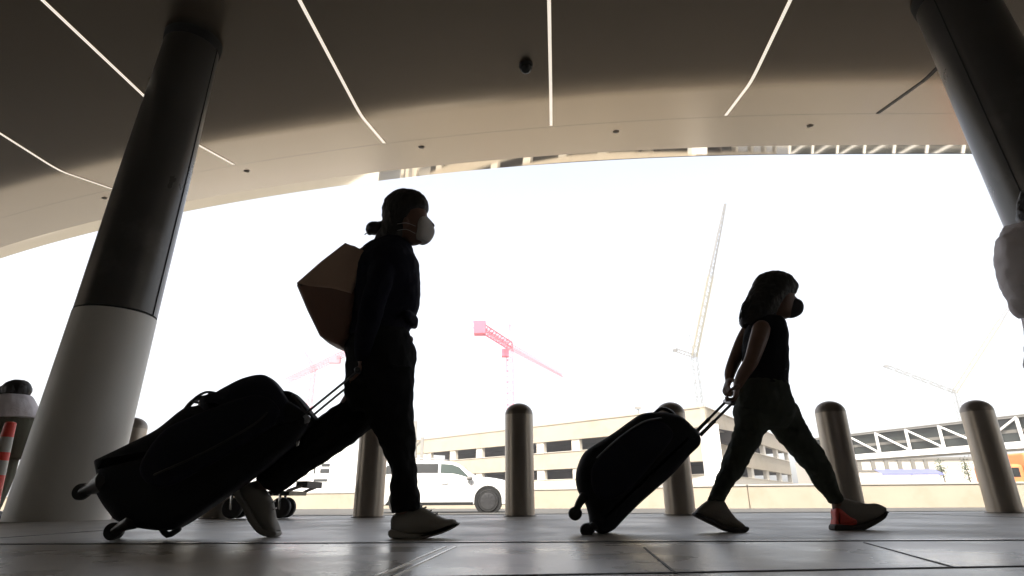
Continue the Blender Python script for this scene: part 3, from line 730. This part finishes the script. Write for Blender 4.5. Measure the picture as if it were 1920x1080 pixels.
b.limb([(1884,424,1960,440,Y-.16,.16),(1871,450,1940,460,Y-.2,.17),(1870,480,1930,490,Y-.22,.17),(1874,512,1935,525,Y-.22,.16),(1885,548,1945,550,Y-.22,.15),(1899,580,1950,560,Y-.21,.12),(1914,598,1965,572,Y-.21,.11)], 4, 20)
part(b, 'shirt', G['white_cloth'], po, .007, 3, (.016, 8))
b = MB()
b.tube([at(1990,690,Y-.08), at(2000,830,Y-.08), at(1990,940,Y-.08), at(2003,975,Y-.08)], [.12,.09,.07,.06], 14, 3)
b.tube([at(1990,690,Y+.08), at(1990,830,Y+.08), at(2040,920,Y+.08), at(2058,970,Y+.08)], [.12,.09,.07,.06], 14, 3)
part(b, 'trousers', G['trouser'], po, .008, 2)
for q, dd in (((2000,990),-.08),((2055,984),.08)):
    c = at(q[0], q[1], Y+dd); c.z = .045; b = MB(); b.tube([c+Vector((-.05,0,0)), c+Vector((.04,0,.01)), c+Vector((.16,0,-.01))], [.048,.046,.034], 12, 3); b.build('shoe', G['shoe_grey'], po)

# ------------------------------------------------------------------ person at the left edge, stooping with her back to us
Y = 6.55
pl = MB(); q = at(28,740,Y)
X = q.x
def P(dx, dy, z): return Vector((X+dx, Y+dy, z))
pl.ellipsoid(P(-.04,.12,1.30), (.085,.10,.115)); pl.tube([P(-.02,.06,1.24), P(0,.0,1.13)], [.05,.06], 12)
pl.tube([P(0,0,1.13), P(.0,-.03,.95), P(.0,-.02,.86)], [.13,.13,.14], 16, 3, flat=.8, flat_axis=(0,1,0))
for sg in (-1, 1):
    pl.tube([P(sg*.08,0,.82), P(sg*.09,.05,.45), P(sg*.09,.0,.08)], [.085,.06,.035], 12, 3); pl.tube([P(sg*.09,-.03,.04), P(sg*.09,.14,.03)], [.036,.028], 12)
    e = P(sg*.19,.10,.98); w = P(sg*.12,.30,.92); pl.tube([P(sg*.14,.02,1.16), e, w], [.046,.036,.024], 12, 3); hand(pl, w, (-.3*sg,1,0), (0,0,-1), .95, .7)
o = pl.build('person', G['skin']); fuse(o, .009, 2); tag(o, 'woman in a short white blouse at the left edge, beside the leaning column', 'person')
b = MB(); b.ellipsoid(at(31,732,Y), (.15,.14,.125)); b.tube([at(34,728,Y), at(10,738,Y-.02), at(-8,756,Y-.05), at(-16,780,Y-.06)], [.10,.10,.08,.04], 14, 3); part(b, 'hair', G['hair'], o, .009, 2, (.004, 20))
b = MB(); b.limb([(2,742,54,740,Y,.24),(-14,755,62,752,Y,.38),(-18,772,69,768,Y,.42),(-16,788,70,784,Y,.42)], 4, 24)
for sg in (-1, 1): b.tube([P(sg*.14,.02,1.14), P(sg*.19,.10,.99)], [.07,.06], 12)
part(b, 'blouse', G['white_cloth'], o, .009, 2, (.012, 6))
b = MB(); b.limb([(-8,780,62,778,Y,.32),(-12,800,61,798,Y,.34),(-14,830,58,830,Y,.33),(-20,860,50,860,Y,.3)], 3, 24)
for sg in (-1, 1): b.tube([P(sg*.08,0,.75), P(sg*.09,.05,.45), P(sg*.09,.0,.09)], [.12,.10,.085], 14, 3)
part(b, 'trousers', G['olive_cloth'], o, .009, 2)
for sg in (-1, 1):
    b = MB(); b.tube([P(sg*.09,-.05,.045), P(sg*.09,.06,.05), P(sg*.09,.17,.035)], [.046,.045,.034], 12, 3); b.build('shoe', G['rubber'], o)

# ------------------------------------------------------------------ traffic delineator
Yd = 6.05; q = at(-10, 965, Yd); t = at(10, 786, Yd)
tc = empty('traffic_cone', (q.x-.10, Yd, 0), 'tall orange and white traffic cone at the left edge', 'traffic cone')
c = Vector((q.x-.10, Yd, 0)); H = .93
def rr(z): return .10 - .052*z/H
zs = [(.05,.42,'orange_plastic'),(.42,.56,'reflective'),(.56,.64,'orange_plastic'),(.64,.79,'reflective'),(.79,.93,'orange_plastic')]
b = MB(); b.box((c.x-.19,Yd-.19,0),(c.x+.19,Yd+.19,.035)); b.lathe([(.15,.03),(.13,.055)], c, 24); b.build('base', G['rubber'], tc, smooth=False)
for z0, z1, m in zs:
    b = MB(); pro = [(rr(z0),z0),(rr(z1),z1)]
    if z1 > .9: pro += [(rr(z1)*.7, z1+.012), (rr(z1)*.4, z1+.014)]
    b.lathe(pro, c, 28); b.build('band' if m == 'reflective' else 'cone_section', G[m], tc)

# ------------------------------------------------------------------ luggage cart behind the woman
Yc_ = 6.55; zg = 0
lc = empty('luggage_cart', (at(480,960,5.95).x, 5.95, 0), "dark luggage cart on small wheels behind the woman's back foot", 'luggage cart')
Yc_ = 5.95
xl, xr = at(437,945,Yc_).x, at(527,945,Yc_).x
for X_ in (xl, xr):
    for dy in (-.0, .14):
        b = MB(); wheel(b, Vector((X_, Yc_+dy, .098)), .096, .05); w = b.build('wheel', G['rubber'], lc)
        b = MB(); b.lathe([(.035,-.026),(.035,.026)], Vector((X_, Yc_+dy, .088)), 16, 'Y'); b.build('hub', G['grey_tube'], w)
        b = MB(); b.tube([Vector((X_, Yc_+dy-.03, .09)), Vector((X_-.01, Yc_+dy-.03, .22))], .014, 8); b.build('fork', G['chrome'], lc)
b = MB(); b.box((xl-.15, Yc_-.04, .21), (xr+.08, Yc_+.46, .25)); b.build('platform', G['black_plastic'], lc, smooth=False)
b = MB(); b.tube([Vector((xr+.06,Yc_-.04,.25)), Vector((xr+.2,Yc_,.30)), Vector((xr+.22,Yc_+.2,.30)), Vector((xr+.2,Yc_+.42,.30)), Vector((xr+.06,Yc_+.46,.25))], .016, 8, 3)
b.build('front_bumper', G['chrome'], lc)
b = MB(); b.box((xr+.13, Yc_-.02, .28), (xr+.24, Yc_+.44, .34)); b.build('bumper_pad', G['rubber'], lc, smooth=False)
b = MB(); b.tube([Vector((xl-.12,Yc_,.24)), Vector((xl-.22,Yc_,.92)), Vector((xl-.22,Yc_+.42,.92)), Vector((xl-.12,Yc_+.42,.24))], .016, 8, 1); b.build('handle_frame', G['chrome'], lc)

# ------------------------------------------------------------------ white car
CY = 21.3; cz = RZ; fx = at(915,938,20.4).x
car = empty('parked_car', (fx-1.5, CY, cz), 'white sport utility car on the road, seen from its side', 'car')
def cw(z):       # half width by height
    return .93 if z < .9 else .93 - .23*(z-.9)/.76
top = [(-4.0,.72),(-3.97,.95),(-3.88,1.15),(-3.70,1.50),(-3.5,1.60),(-3.0,1.65),(-2.2,1.68),(-1.6,1.67),(-1.15,1.62),(-.9,1.50),(-.55,1.24),(-.32,1.14),(0.1,1.10),(.5,1.03),(.75,.93),(.86,.78),(.90,.60)]
def htop(x):
    for (x0,z0),(x1,z1) in zip(top, top[1:]):
        if x0 <= x <= x1: return z0+(z1-z0)*(x-x0)/(x1-x0)
    return top[0][1] if x < top[0][0] else top[-1][1]
RW = .36; AR = .46
def zbot(x):
    z = .24 if -3.7 < x < .7 else .34
    for wx in (0, -2.85):
        if abs(x-wx) < AR: z = max(z, RW + math.sqrt(AR*AR-(x-wx)**2)-.01)
    return z
xs = sorted(set([round(-4.0+i*.1, 3) for i in range(50)] + [t_[0] for t_ in top] + [wx+AR*math.cos(a) for wx in (0,-2.85) for a in [math.pi*k/16 for k in range(17)]]))
b = MB(); rings = []
for x in xs:
    h = htop(x); zb = zbot(x); h = max(h, zb+.05)
    nf = 1 - .12*max(0, (x-.45)/.45)**2 - .05*max(0,(-3.6-x)/.4)**2
    belt = min(h-.02, .98); wb_ = .93*nf
    L = [(wb_-.06, zb), (wb_-.01, zb+.03), (wb_, max(zb+.04, min(.62, belt-.01))), (wb_-.015, belt), (cw(h-.04)*nf-(.0 if h > 1.1 else .04), h-.035+.0), (cw(h)*nf-.12, h)]
    ring = [Vector((fx+x, CY-w, cz+z)) for w, z in L] + [Vector((fx+x, CY+w, cz+z)) for w, z in reversed(L)]
    rings.append(ring)
b.loft(rings); b.build('body', G['car_white'], car, angle=25)
def sidewin(pts, m, off=.006):
    for sg in (-1, 1):
        mb = MB()
        mb.add([Vector((fx+x, CY+sg*(cw(z)+off), cz+z)) for x, z in pts]+[Vector((fx+x, CY+sg*(cw(z)-.01), cz+z)) for x, z in pts],
               [tuple(range(len(pts)))] + [(i, (i+1)%len(pts), len(pts)+(i+1)%len(pts), len(pts)+i) for i in range(len(pts))])
        mb.build('window', m, car, smooth=False)
sidewin([(-1.62,1.10),(-.62,1.10),(-.98,1.44),(-1.25,1.54),(-1.62,1.56)], G['glass_tint'])
sidewin([(-2.72,1.10),(-1.70,1.10),(-1.70,1.565),(-2.72,1.57)], G['glass_dark'])
sidewin([(-3.60,1.14),(-2.80,1.10),(-2.80,1.57),(-3.45,1.52)], G['glass_dark'])
b = MB(); b.add([Vector((fx+x, CY+y, cz+z)) for x, y, z in ((-.40,-.72,1.16),(-.40,.72,1.16),(-.95,.60,1.54),(-.95,-.60,1.54))], [(0,1,2,3)])
for v in b.v: v.x += .03; v.z += .02
b.build('windscreen', G['glass_tint'], car, smooth=False)
b = MB(); b.add([Vector((fx+x, CY+y, cz+z)) for x, y, z in ((-3.90,-.70,1.18),(-3.90,.70,1.18),(-3.72,.60,1.48),(-3.72,-.60,1.48))], [(0,1,2,3)])
for v in b.v: v.x -= .02
b.build('rear_window', G['glass_dark'], car, smooth=False)
for sg in (-1, 1):
    b = MB(); b.ellipsoid(Vector((fx-.62, CY+sg*1.02, cz+1.08)), (.11,.08,.075), 14, 8); b.build('mirror', G['car_black'] if 0 else G['bridge_grey'], car)
    b = MB(); b.tube([Vector((fx-3.3, CY+sg*.62, cz+1.69)), Vector((fx-2.3, CY+sg*.62, cz+1.735)), Vector((fx-1.35, CY+sg*.62, cz+1.69))], .016, 8, 3); b.build('roof_rail', G['alloy'], car)
    b = MB(); b.prism([(0,0)]*0 or [(0,0),(1,0),(1,1)], 5, .01) if 0 else b.add([Vector((fx+x, CY+sg*(.90-.10*max(0,(x-.45)/.45)), cz+z)) for x, z in ((.38,.84),(.80,.72),(.84,.62),(.52,.70))], [(0,1,2,3)])
    for v in b.v: v.y += sg*.022
    b.build('headlight', G['lamp_lens'], car, smooth=False)
    b = MB(); b.box((fx-3.2, CY+sg*.93-.02, cz+.235), (fx-.5, CY+sg*.93+.02, cz+.33)); b.build('side_skirt', G['car_black'], car, smooth=False)
    for hx in (-1.55, -2.6):
        b = MB(); b.tube([Vector((fx+hx, CY+sg*.95, cz+.93)), Vector((fx+hx+.2, CY+sg*.95, cz+.93))], .014, 8); b.build('door_handle', G['car_white'], car)
    for sx in (-1.66, -.55, -2.76):
        b = MB(); b.box((fx+sx-.004, CY+sg*.9315-.002, cz+.36), (fx+sx+.004, CY+sg*.9315+.002, cz+.95)); b.build('door_gap', G['car_black'], car, smooth=False)
for wx in (0, -2.85):
    b = MB(); b.lathe([(AR-.005,-.90),(AR-.005,.90)], Vector((fx+wx, CY, cz+RW)), 28, 'Y'); b.build('wheel_arch', G['car_black'], car)
    for sg in (-1, 1):
        c = Vector((fx+wx, CY+sg*.83, cz+RW)); b = MB(); b.lathe([(.22,-.11),(.33,-.11),(RW,-.07),(RW,.07),(.33,.11),(.22,.11)], c, 36, 'Y'); w = b.build('tyre', G['rubber'], car)
        b = MB(); b.lathe([(.235,-.085),(.255,-.115*1),(.24,-.118)], c, 32, 'Y') if sg < 0 else b.lathe([(.24,.118),(.255,.115),(.235,.085)], c, 32, 'Y')
        for k in range(10):
            a = 2*math.pi*k/10+.2; d_ = Vector((math.cos(a), 0, math.sin(a))); b.bar(c+d_*.04+Vector((0,sg*.112,0)), c+d_*.24+Vector((0,sg*.118,0)), .022, .035)
        b.lathe([(.055,sg*.10),(.05,sg*.125),(.02,sg*.128)], c, 16, 'Y'); b.build('rim', G['alloy'], car)

# ------------------------------------------------------------------ far side of the road
wall_pts = [(-14, 36), (0, 31.5), (9.5, 23.5), (24, 21.8), (70, 20)]
def line_at(px, py, Y): return at(px, py, Y)
wp = [at(-300,934,40), at(640,922.5,35), at(1060,915,29), at(1400,908,25.5), at(1920,903,24), at(2600,898,23)]
bar = MB(); cop = MB()
for a, c_ in zip(wp, wp[1:]):
    d_ = Vector((c_.x-a.x, c_.y-a.y, 0)).normalized(); q = Vector((-d_.y, d_.x, 0))*.16
    vs = []
    for p_ in (a, c_):
        vs += [Vector((p_.x, p_.y, -.24))-q, Vector((p_.x, p_.y, -.24))+q, Vector((p_.x, p_.y, p_.z-.07))+q*.7, Vector((p_.x, p_.y, p_.z-.07))-q*.7]
    bar.add(vs, [(0,1,5,4),(1,2,6,5),(2,3,7,6),(3,0,4,7)])
    vs = []
    for p_ in (a, c_):
        vs += [Vector((p_.x, p_.y, p_.z-.069))-q, Vector((p_.x, p_.y, p_.z-.069))+q, Vector((p_.x, p_.y, p_.z))+q, Vector((p_.x, p_.y, p_.z))-q]
    cop.add(vs, [(0,1,5,4),(1,2,6,5),(2,3,7,6),(3,0,4,7)])
bo = bar.build('barrier_wall', G['barrier'], smooth=False); tag(bo, 'low beige concrete barrier wall along the far side of the road', 'wall')
cop.build('coping', G['kerb'], bo, smooth=False)

# parking garage
gar = empty('parking_garage', (19, 60, 0), 'beige concrete parking garage with rows of dark openings', 'building')
def garage_face(A, Bp, zs_par, n, cols_mat, first=0.0, name='facade'):
    """A, B: ground points; facade from A to B seen from our side"""
    A = Vector((A[0], A[1], 0)); Bp = Vector((Bp[0], Bp[1], 0)); d_ = (Bp-A); L = d_.length; d_ /= L
    q = Vector((d_.y, -d_.x, 0))      # towards us
    if q.y > 0: q = -q
    def slab(z0, z1, out, m, nm, s0=0, s1=None, depth=.5):
        s1 = L if s1 is None else s1
        b = MB(); a0 = A+d_*s0; a1 = A+d_*s1
        vs = [a0+q*out, a1+q*out, a1-q*depth, a0-q*depth]
        b.add([v+Vector((0,0,z0)) for v in vs]+[v+Vector((0,0,z1)) for v in vs], [(0,3,2,1),(4,5,6,7),(0,1,5,4),(1,2,6,5),(2,3,7,6),(3,0,4,7)])
        return b.build(nm, m, gar, smooth=False)
    slab(-.24, 2.45, 0, G['garage_pale'], 'wall')
    slab(3.72, 5.65, 0, G['garage'], 'parapet'); slab(3.67, 3.73, .12, G['garage'], 'ledge')
    slab(7.06, 9.0, 0, G['garage'], 'parapet'); slab(7.0, 7.07, .14, G['garage'], 'ledge'); slab(9.0, 9.12, .1, G['garage'], 'ledge')
    slab(2.44, 2.5, .1, G['garage_pale'], 'ledge'); slab(5.64, 5.7, .12, G['garage_pale'], 'ledge')
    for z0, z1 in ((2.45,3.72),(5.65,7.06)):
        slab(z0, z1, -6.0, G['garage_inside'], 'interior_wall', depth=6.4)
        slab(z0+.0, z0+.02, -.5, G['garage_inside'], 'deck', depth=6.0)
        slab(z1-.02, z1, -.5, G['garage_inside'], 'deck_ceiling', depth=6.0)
        if first: slab(z0, z1, -.02, cols_mat, 'wall', 0, first, .55)
        for k in range(n+1):
            s = first + (L-first)*k/n
            w = .6
            slab(z0, z1, -.02, cols_mat, 'pier', max(0, s-w), min(L, s+w), .55)
CR = (19.7, 60)
garage_face((-15.2, 93), CR, None, 8, G['garage_pale'], 3.2)
garage_face(CR, (44.5, 97), None, 5, G['garage_pale'])
b = MB(); b.add([(-15.2,93,8.0),(19.7,60,8.0),(44.5,97,8.0),(10,130,8.0)], [(0,1,2,3)]); b.build('roof_deck', G['garage'], gar, smooth=False)
a = at(1331, 800, 59.3); b = MB(); b.box((a.x-.75, 59.0, -.24), (a.x+.75, 60.4, 7.2)); b.build('stair_tower', G['white_paint'], gar, smooth=False)
a = at(1197, 752, 66); b = MB(); b.tube([Vector((a.x,66.5,9.0)), Vector((a.x,66.5,9.9))], .07, 8); b.box((a.x-.3,66.3,9.8),(a.x+.3,66.7,10.1)); b.build('roof_lamp', G['bridge_grey'], gar)

# white building far left
wbx0, wbx1 = at(300,900,100).x, at(735,900,100).x
wbld = empty('office_building', (wbx0, 100, 0), 'pale far building behind the woman, with small dark windows', 'building')
b = MB(); b.box((wbx0, 100, -.24), (wbx1, 125, 9)); b.build('wall', G['white_paint'], wbld, smooth=False)
for zz_, (pa, pb) in zip(((869,875),(879,887),(898,903)), ((603,619),(600,618),(588,614))):
    a = at(pa, zz_[1], 100); c_ = at(pb, zz_[0], 100)
    b = MB(); b.box((a.x, 99.92, a.z), (c_.x, 99.99, c_.z)); b.build('window', G['glass_dark'], wbld, smooth=False)
a = at(588,888,100); c_ = at(592,876,100); b = MB(); b.box((a.x, 99.92, a.z), (c_.x, 99.99, c_.z)); b.build('window', G['glass_dark'], wbld, smooth=False)
for i in range(14):
    x_ = wbx0 + 2 + i*2.1
    if x_ > at(575,900,100).x: break
    b = MB(); b.box((x_, 99.92, 5.2), (x_+1.2, 99.99, 6.4)); b.build('window', G['glass_dark'], wbld, smooth=False)

# roadside gantry post by the woman's knee
Yp = 52
gpst = empty('sign_post', (at(789,860,Yp).x, Yp, 0), "grey post with a panel and slanting brace beside the woman's knee", 'post')
b = MB(); b.box((at(789,0,Yp).x if 0 else at(790,860,Yp).x-.12, Yp-.1, -.24), (at(790,860,Yp).x+.14, Yp+.1, at(790,820,Yp).z)); b.build('post', G['bridge_grey'], gpst, smooth=False)
a = at(768,822,Yp); c_ = at(783,790,Yp); b = MB(); b.box((a.x, Yp-.25, a.z), (c_.x, Yp-.12, c_.z)); b.build('panel', G['bridge_grey'], gpst, smooth=False)
b = MB(); b.bar(at(774,842,Yp), at(793,824,Yp), .16); b.bar(at(780,790,Yp+.1), at(780,862,Yp+.1), .12); b.build('brace', G['crane_grey'], gpst, smooth=False)

# covered footbridge with white truss
br = empty('footbridge', (at(1600,880,66).x, 66, 0), 'covered footbridge with white truss frame crossing at the right', 'footbridge')
T0, T1 = at(1480,828,74), at(1990,771,47); B0_, B1_ = at(1480,869,74), at(1990,825,47)
zt = (T0.z+T1.z)/2; zb_ = (B0_.z+B1_.z)/2
zt = 7.35; zb_ = 4.75
def onz(px, py, z): return atz(px, py, z)
A0 = onz(1500, 826.5, zt); A1 = onz(1990, 771, zt)
def BP(t, z, off=0):
    p_ = A0.lerp(A1, t); dd_ = (A1-A0).normalized(); q_ = Vector((-dd_.y, dd_.x, 0)); 
    return Vector((p_.x, p_.y, z)) + q_*off
L_ = (A1-A0).length; nb = max(6, round(L_/3.7))
for off in (0, 3.0):
    b = MB(); b.bar(BP(0,zt,off), BP(1,zt,off), .16, .22); b.build('top_chord', G['bridge_grey'], br, smooth=False)
    b = MB(); b.bar(BP(0,zb_,off), BP(1,zb_,off), .2, .62); b.build('bottom_chord', G['white_paint'], br, smooth=False)
    for k in range(nb+1):
        b = MB(); b.bar(BP(k/nb,zb_,off), BP(k/nb,zt,off), .22); b.build('truss_post', G['white_paint'], br, smooth=False)
        if k < nb:
            a, c_ = (BP(k/nb,zt-.1,off), BP((k+1)/nb,zb_+.3,off)) if k < nb-2 else (BP(k/nb,zb_+.3,off), BP((k+1)/nb,zt-.1,off))
            b = MB(); b.bar(a, c_, .17); b.build('truss_brace', G['white_paint'], br, smooth=False)
b = MB()
for off in (.35, 2.65):
    b.add([BP(0,zb_,off), BP(1,zb_,off), BP(1,zt,off), BP(0,zt,off)], [(0,1,2,3)])
b.build('glazing', G['bridge_glass'], br, smooth=False)
b = MB(); b.bar(BP(0,zb_-.30,1.5), BP(1,zb_-.30,1.5), 3.0, .12); b.build('deck', G['bridge_grey'], br, smooth=False)
b = MB(); b.bar(BP(0,zt+.1,1.5), BP(1,zt+.1,1.5), 3.3, .08); b.build('roof', G['bridge_grey'], br, smooth=False)
b = MB(); b.bar(BP(0,zb_+1.3,.3), BP(1,zb_+1.3,.3), .05, .3); b.build('handrail', G['crane_grey'], br, smooth=False)
for k in (.05, .97):
    b = MB(); b.box(tuple(BP(k,-.24,1.1)-Vector((.3,.3,0))), tuple(BP(k,zb_-.38,1.1)+Vector((.3,.3,0)))); b.build('pier', G['garage_pale'], br, smooth=False)

# low building below the bridge
Yl = 95
lb = empty('low_building', (at(1600,885,Yl).x, Yl, 0), 'low pale building with a row of dark mullions under the footbridge', 'building')
xa, xb = at(1560,880,Yl).x, at(1840,880,Yl).x
za, zb2 = at(1680,881,Yl).z, at(1680,858,Yl).z
b = MB(); b.box((xa, Yl, -.24), (xb, Yl+12, zb2)); b.build('wall', G['garage_pale'], lb, smooth=False)
b = MB(); b.box((xa, Yl-.3, zb2-.35), (xb, Yl-.01, zb2)); b.build('eave', G['crane_grey'], lb, smooth=False)
b = MB(); b.box((xa, Yl-.2, za-.2), (at(1766,880,Yl).x, Yl-.01, za)); b.build('sill', G['crane_grey'], lb, smooth=False)
for px in (1610,1636,1661,1686,1711,1735):
    xx = at(px,870,Yl).x; b = MB(); b.box((xx-.3, Yl-.22, za), (xx+.3, Yl-.02, zb2-.35)); b.build('mullion', G['crane_grey'], lb, smooth=False)
a = at(1645,889,60); c_ = at(1757,882,60)
bt = empty('awning', (a.x, 60, a.z), 'long blue awning in front of the low building', 'awning')
b = MB(); b.add([(a.x,59.2,a.z),(c_.x,59.2,a.z),(c_.x,60.4,c_.z+.15),(a.x,60.4,c_.z+.15),(a.x,59.2,a.z-.12),(c_.x,59.2,a.z-.12)], [(0,1,2,3),(4,5,1,0)]); b.build('fabric', G['blue_paint'], bt, smooth=False)
for xx in (a.x+.1, (a.x+c_.x)/2, c_.x-.1):
    b = MB(); b.bar((xx,59.4,-.24), (xx,59.4,a.z-.02), .1); b.build('pole', G['white_paint'], bt, smooth=False)
# sloping stair rail with shrubs
Yt = 62
for px, lab in ((1764,'small dark shrub left of the slanting ramp under the footbridge'), (1811,'small dark shrub beside the rightmost bollard')):
    p_ = at(px, 878, Yt); sh = empty('shrub', (p_.x, Yt, -.24), lab, 'shrub', 'shrubs under the footbridge')
    b = MB(); b.tube([(p_.x,Yt,-.24),(p_.x+.1,Yt,p_.z*.6),(p_.x,Yt,p_.z)], [.08,.06,.03], 8, 2); b.build('stem', G['garage_inside'], sh)
    b = MB(); rnd = random.Random(px)
    for k in range(260):
        v = Vector((rnd.gauss(0,.22), rnd.gauss(0,.22), rnd.gauss(0,.45)))+p_
        n_ = Vector((rnd.uniform(-1,1), rnd.uniform(-1,1), rnd.uniform(-1,1))).normalized(); u_ = n_.orthogonal().normalized()*.09; w_ = n_.cross(u_)
        b.add([v-u_, v+w_*.5, v+u_, v-w_*.5], [(0,1,2,3)])
    b.build('foliage', G['leaf'], sh, smooth=False)
# orange truck at far right
Yo = 34; a = at(1896,878,Yo); c_ = at(1990,842,Yo)
tr = empty('truck', (a.x+2, Yo, RZ), 'orange vehicle partly hidden at the right edge, under the footbridge', 'vehicle')
b = MB(); b.box((a.x+.9, Yo, .4), (a.x+5.5, Yo+2.2, 2.5)); o = b.build('cargo_box', G['orange_paint'], tr, smooth=False)
bv = o.modifiers.new('b', 'BEVEL'); bv.width = .12; bv.segments = 3
b = MB(); b.box((a.x-.6, Yo+.1, .4), (a.x+.85, Yo+2.1, 1.9)); o = b.build('cab', G['orange_paint'], tr, smooth=False)
bv = o.modifiers.new('b', 'BEVEL'); bv.width = .2; bv.segments = 3
b = MB(); b.box((a.x-.35, Yo+.085, 1.2), (a.x+.5, Yo+.099, 1.7)); b.build('window', G['glass_dark'], tr, smooth=False)
for dx in (.1, 4.4):
    for dy in (.1, 2.1):
        b = MB(); wheel(b, Vector((a.x+dx, Yo+dy, RZ+.42)), .42, .25); b.build('wheel', G['rubber'], tr)

# ------------------------------------------------------------------ cranes
def lattice(mb, A, Bq, w, n, r, w2=None):
    A = Vector(A); Bq = Vector(Bq); d_ = (Bq-A).normalized(); u = Vector((0,0,1)) if abs(d_.z) < .9 else Vector((0,1,0))
    u = (u-d_*u.dot(d_)).normalized(); q = d_.cross(u); w2 = w2 or w
    cs = []
    for k in range(n+1):
        c = A.lerp(Bq, k/n); ww = (w+(w2-w)*k/n)/2
        cs.append([c+u*ww+q*ww, c+u*ww-q*ww, c-u*ww-q*ww, c-u*ww+q*ww])
    for i in range(4): mb.bar(cs[0][i], cs[-1][i], r)
    for k in range(n):
        for i in range(4):
            mb.bar(cs[k][i], cs[k+1][(i+1)%4], r*.6)
            if k % 2 == 0: mb.bar(cs[k][i], cs[k][(i+1)%4], r*.6)
GRC = 'construction cranes beyond the parking garage'
J = at(956, 655, 150)
cr = empty('tower_crane', (J.x, 150, 0), 'red tower crane with a long level jib, standing above the bollard at the middle', 'crane', GRC)
b = MB(); lattice(b, (J.x,150,-.24), (J.x,150,J.z), 1.7, 26, .17); b.build('mast', G['crane_red'], cr, smooth=False)
cj = atz(893, 608, J.z+1); jb = atz(1056, 705, J.z+.5)
b = MB(); lattice(b, J+Vector((0,0,1)), cj, 1.5, 12, .20); b.build('counter_jib', G['crane_red'], cr, smooth=False)
b = MB(); lattice(b, J+Vector((0,0,.8)), jb, 1.2, 30, .10, .8); b.build('jib', G['crane_pink'], cr, smooth=False)
b = MB(); b.box((cj.x-.5, cj.y-1, cj.z-2.4), (cj.x+2.2, cj.y+1.6, cj.z+.6)); b.build('counterweight', G['crane_red'], cr, smooth=False)
ap = at(956, 608, 150); b = MB(); lattice(b, J, ap, 1.3, 5, .14, .3); b.bar(ap, cj+Vector((2,0,.8)), .07); b.bar(ap, J.lerp(jb,.6)+Vector((0,0,1.4)), .07); b.build('apex', G['crane_pink'], cr, smooth=False)
cbx = at(947, 662, 149); b = MB(); b.box((cbx.x-.9, 148.2, cbx.z-1), (cbx.x+1.0, 150, cbx.z+1)); b.build('cab', G['crane_red'], cr, smooth=False)
J = at(588, 690, 260)
cr = empty('tower_crane', (J.x, 260, 0), 'faint pink tower crane far off between the suitcase and the woman', 'crane', GRC)
b = MB(); lattice(b, (J.x,260,-.24), (J.x,260,J.z), 1.9, 24, .22); b.build('mast', G['crane_pink'], cr, smooth=False)
j1 = atz(538, 714, J.z); j2 = atz(650, 661, J.z)
b = MB(); lattice(b, j1, j2, 2.0, 26, .22); b.build('jib', G['crane_pink'], cr, smooth=False)
b = MB(); q = atz(630,668,J.z); b.box((q.x-2,q.y-1,q.z-3),(q.x+2,q.y+1,q.z)); b.build('counterweight', G['crane_pink'], cr, smooth=False)
b = MB(); lattice(b, J, at(572,660,258), 1.6, 5, .15, .3); b.build('apex', G['crane_pink'], cr, smooth=False)
def luffer(Yq, J_, tip, split, ctr, foot, lab):
    J = at(*J_, Yq); o = empty('luffing_crane', (J.x, Yq, 0), lab, 'crane', GRC)
    b = MB(); f_ = Vector((J.x, Yq, -.24)); lattice(b, f_, J, 2.0, 20, .2); b.build('mast', G['crane_grey'], o, smooth=False)
    T = at(*tip, Yq-15); S = J.lerp(T, split)
    b = MB(); lattice(b, J, S, 1.9, 16, .30); b.build('boom', G['crane_yellow'], o, smooth=False)
    b = MB(); lattice(b, S, T, 1.6, 16, .26, .6); b.build('boom_tip', G['crane_grey'], o, smooth=False)
    C_ = at(*ctr, Yq+4); b = MB(); lattice(b, J, C_, 1.4, 8, .24); b.box(tuple(C_-Vector((.8,.8,.7))), tuple(C_+Vector((.8,.8,.3)))); b.build('counter_jib', G['crane_grey'], o, smooth=False)
    b = MB(); b.bar(J+Vector((-1,0,9)), T, .09); b.bar(J+Vector((-1,0,9)), C_, .09); b.bar(J, J+Vector((-1,0,9)), .25); b.build('stay_cable', G['crane_grey'], o, smooth=False)
luffer(230, (1302,668), (1360,382), .52, (1266,656), 0, 'tall yellowish luffing crane rising behind, left of the girl')
luffer(300, (1790,735), (1912,545), .7, (1660,686), 0, 'faint luffing crane behind the rightmost bollard')

# ------------------------------------------------------------------ haze
b = MB(); b.box((-420,-60,-1.3),(420,420,140)); hz = b.build('haze', None, smooth=False); tag(hz, kind='stuff')
hm = bpy.data.materials.new('haze'); hm.use_nodes = True; nt = hm.node_tree; nt.nodes.clear()
out = nt.nodes.new('ShaderNodeOutputMaterial'); pv = nt.nodes.new('ShaderNodeVolumePrincipled')
pv.inputs['Color'].default_value = (.95,.96,1,1); pv.inputs['Density'].default_value = .0011; pv.inputs['Anisotropy'].default_value = .3
nt.links.new(pv.outputs[0], out.inputs['Volume']); hz.data.materials.append(hm)
scene.cycles.volume_bounces = 1
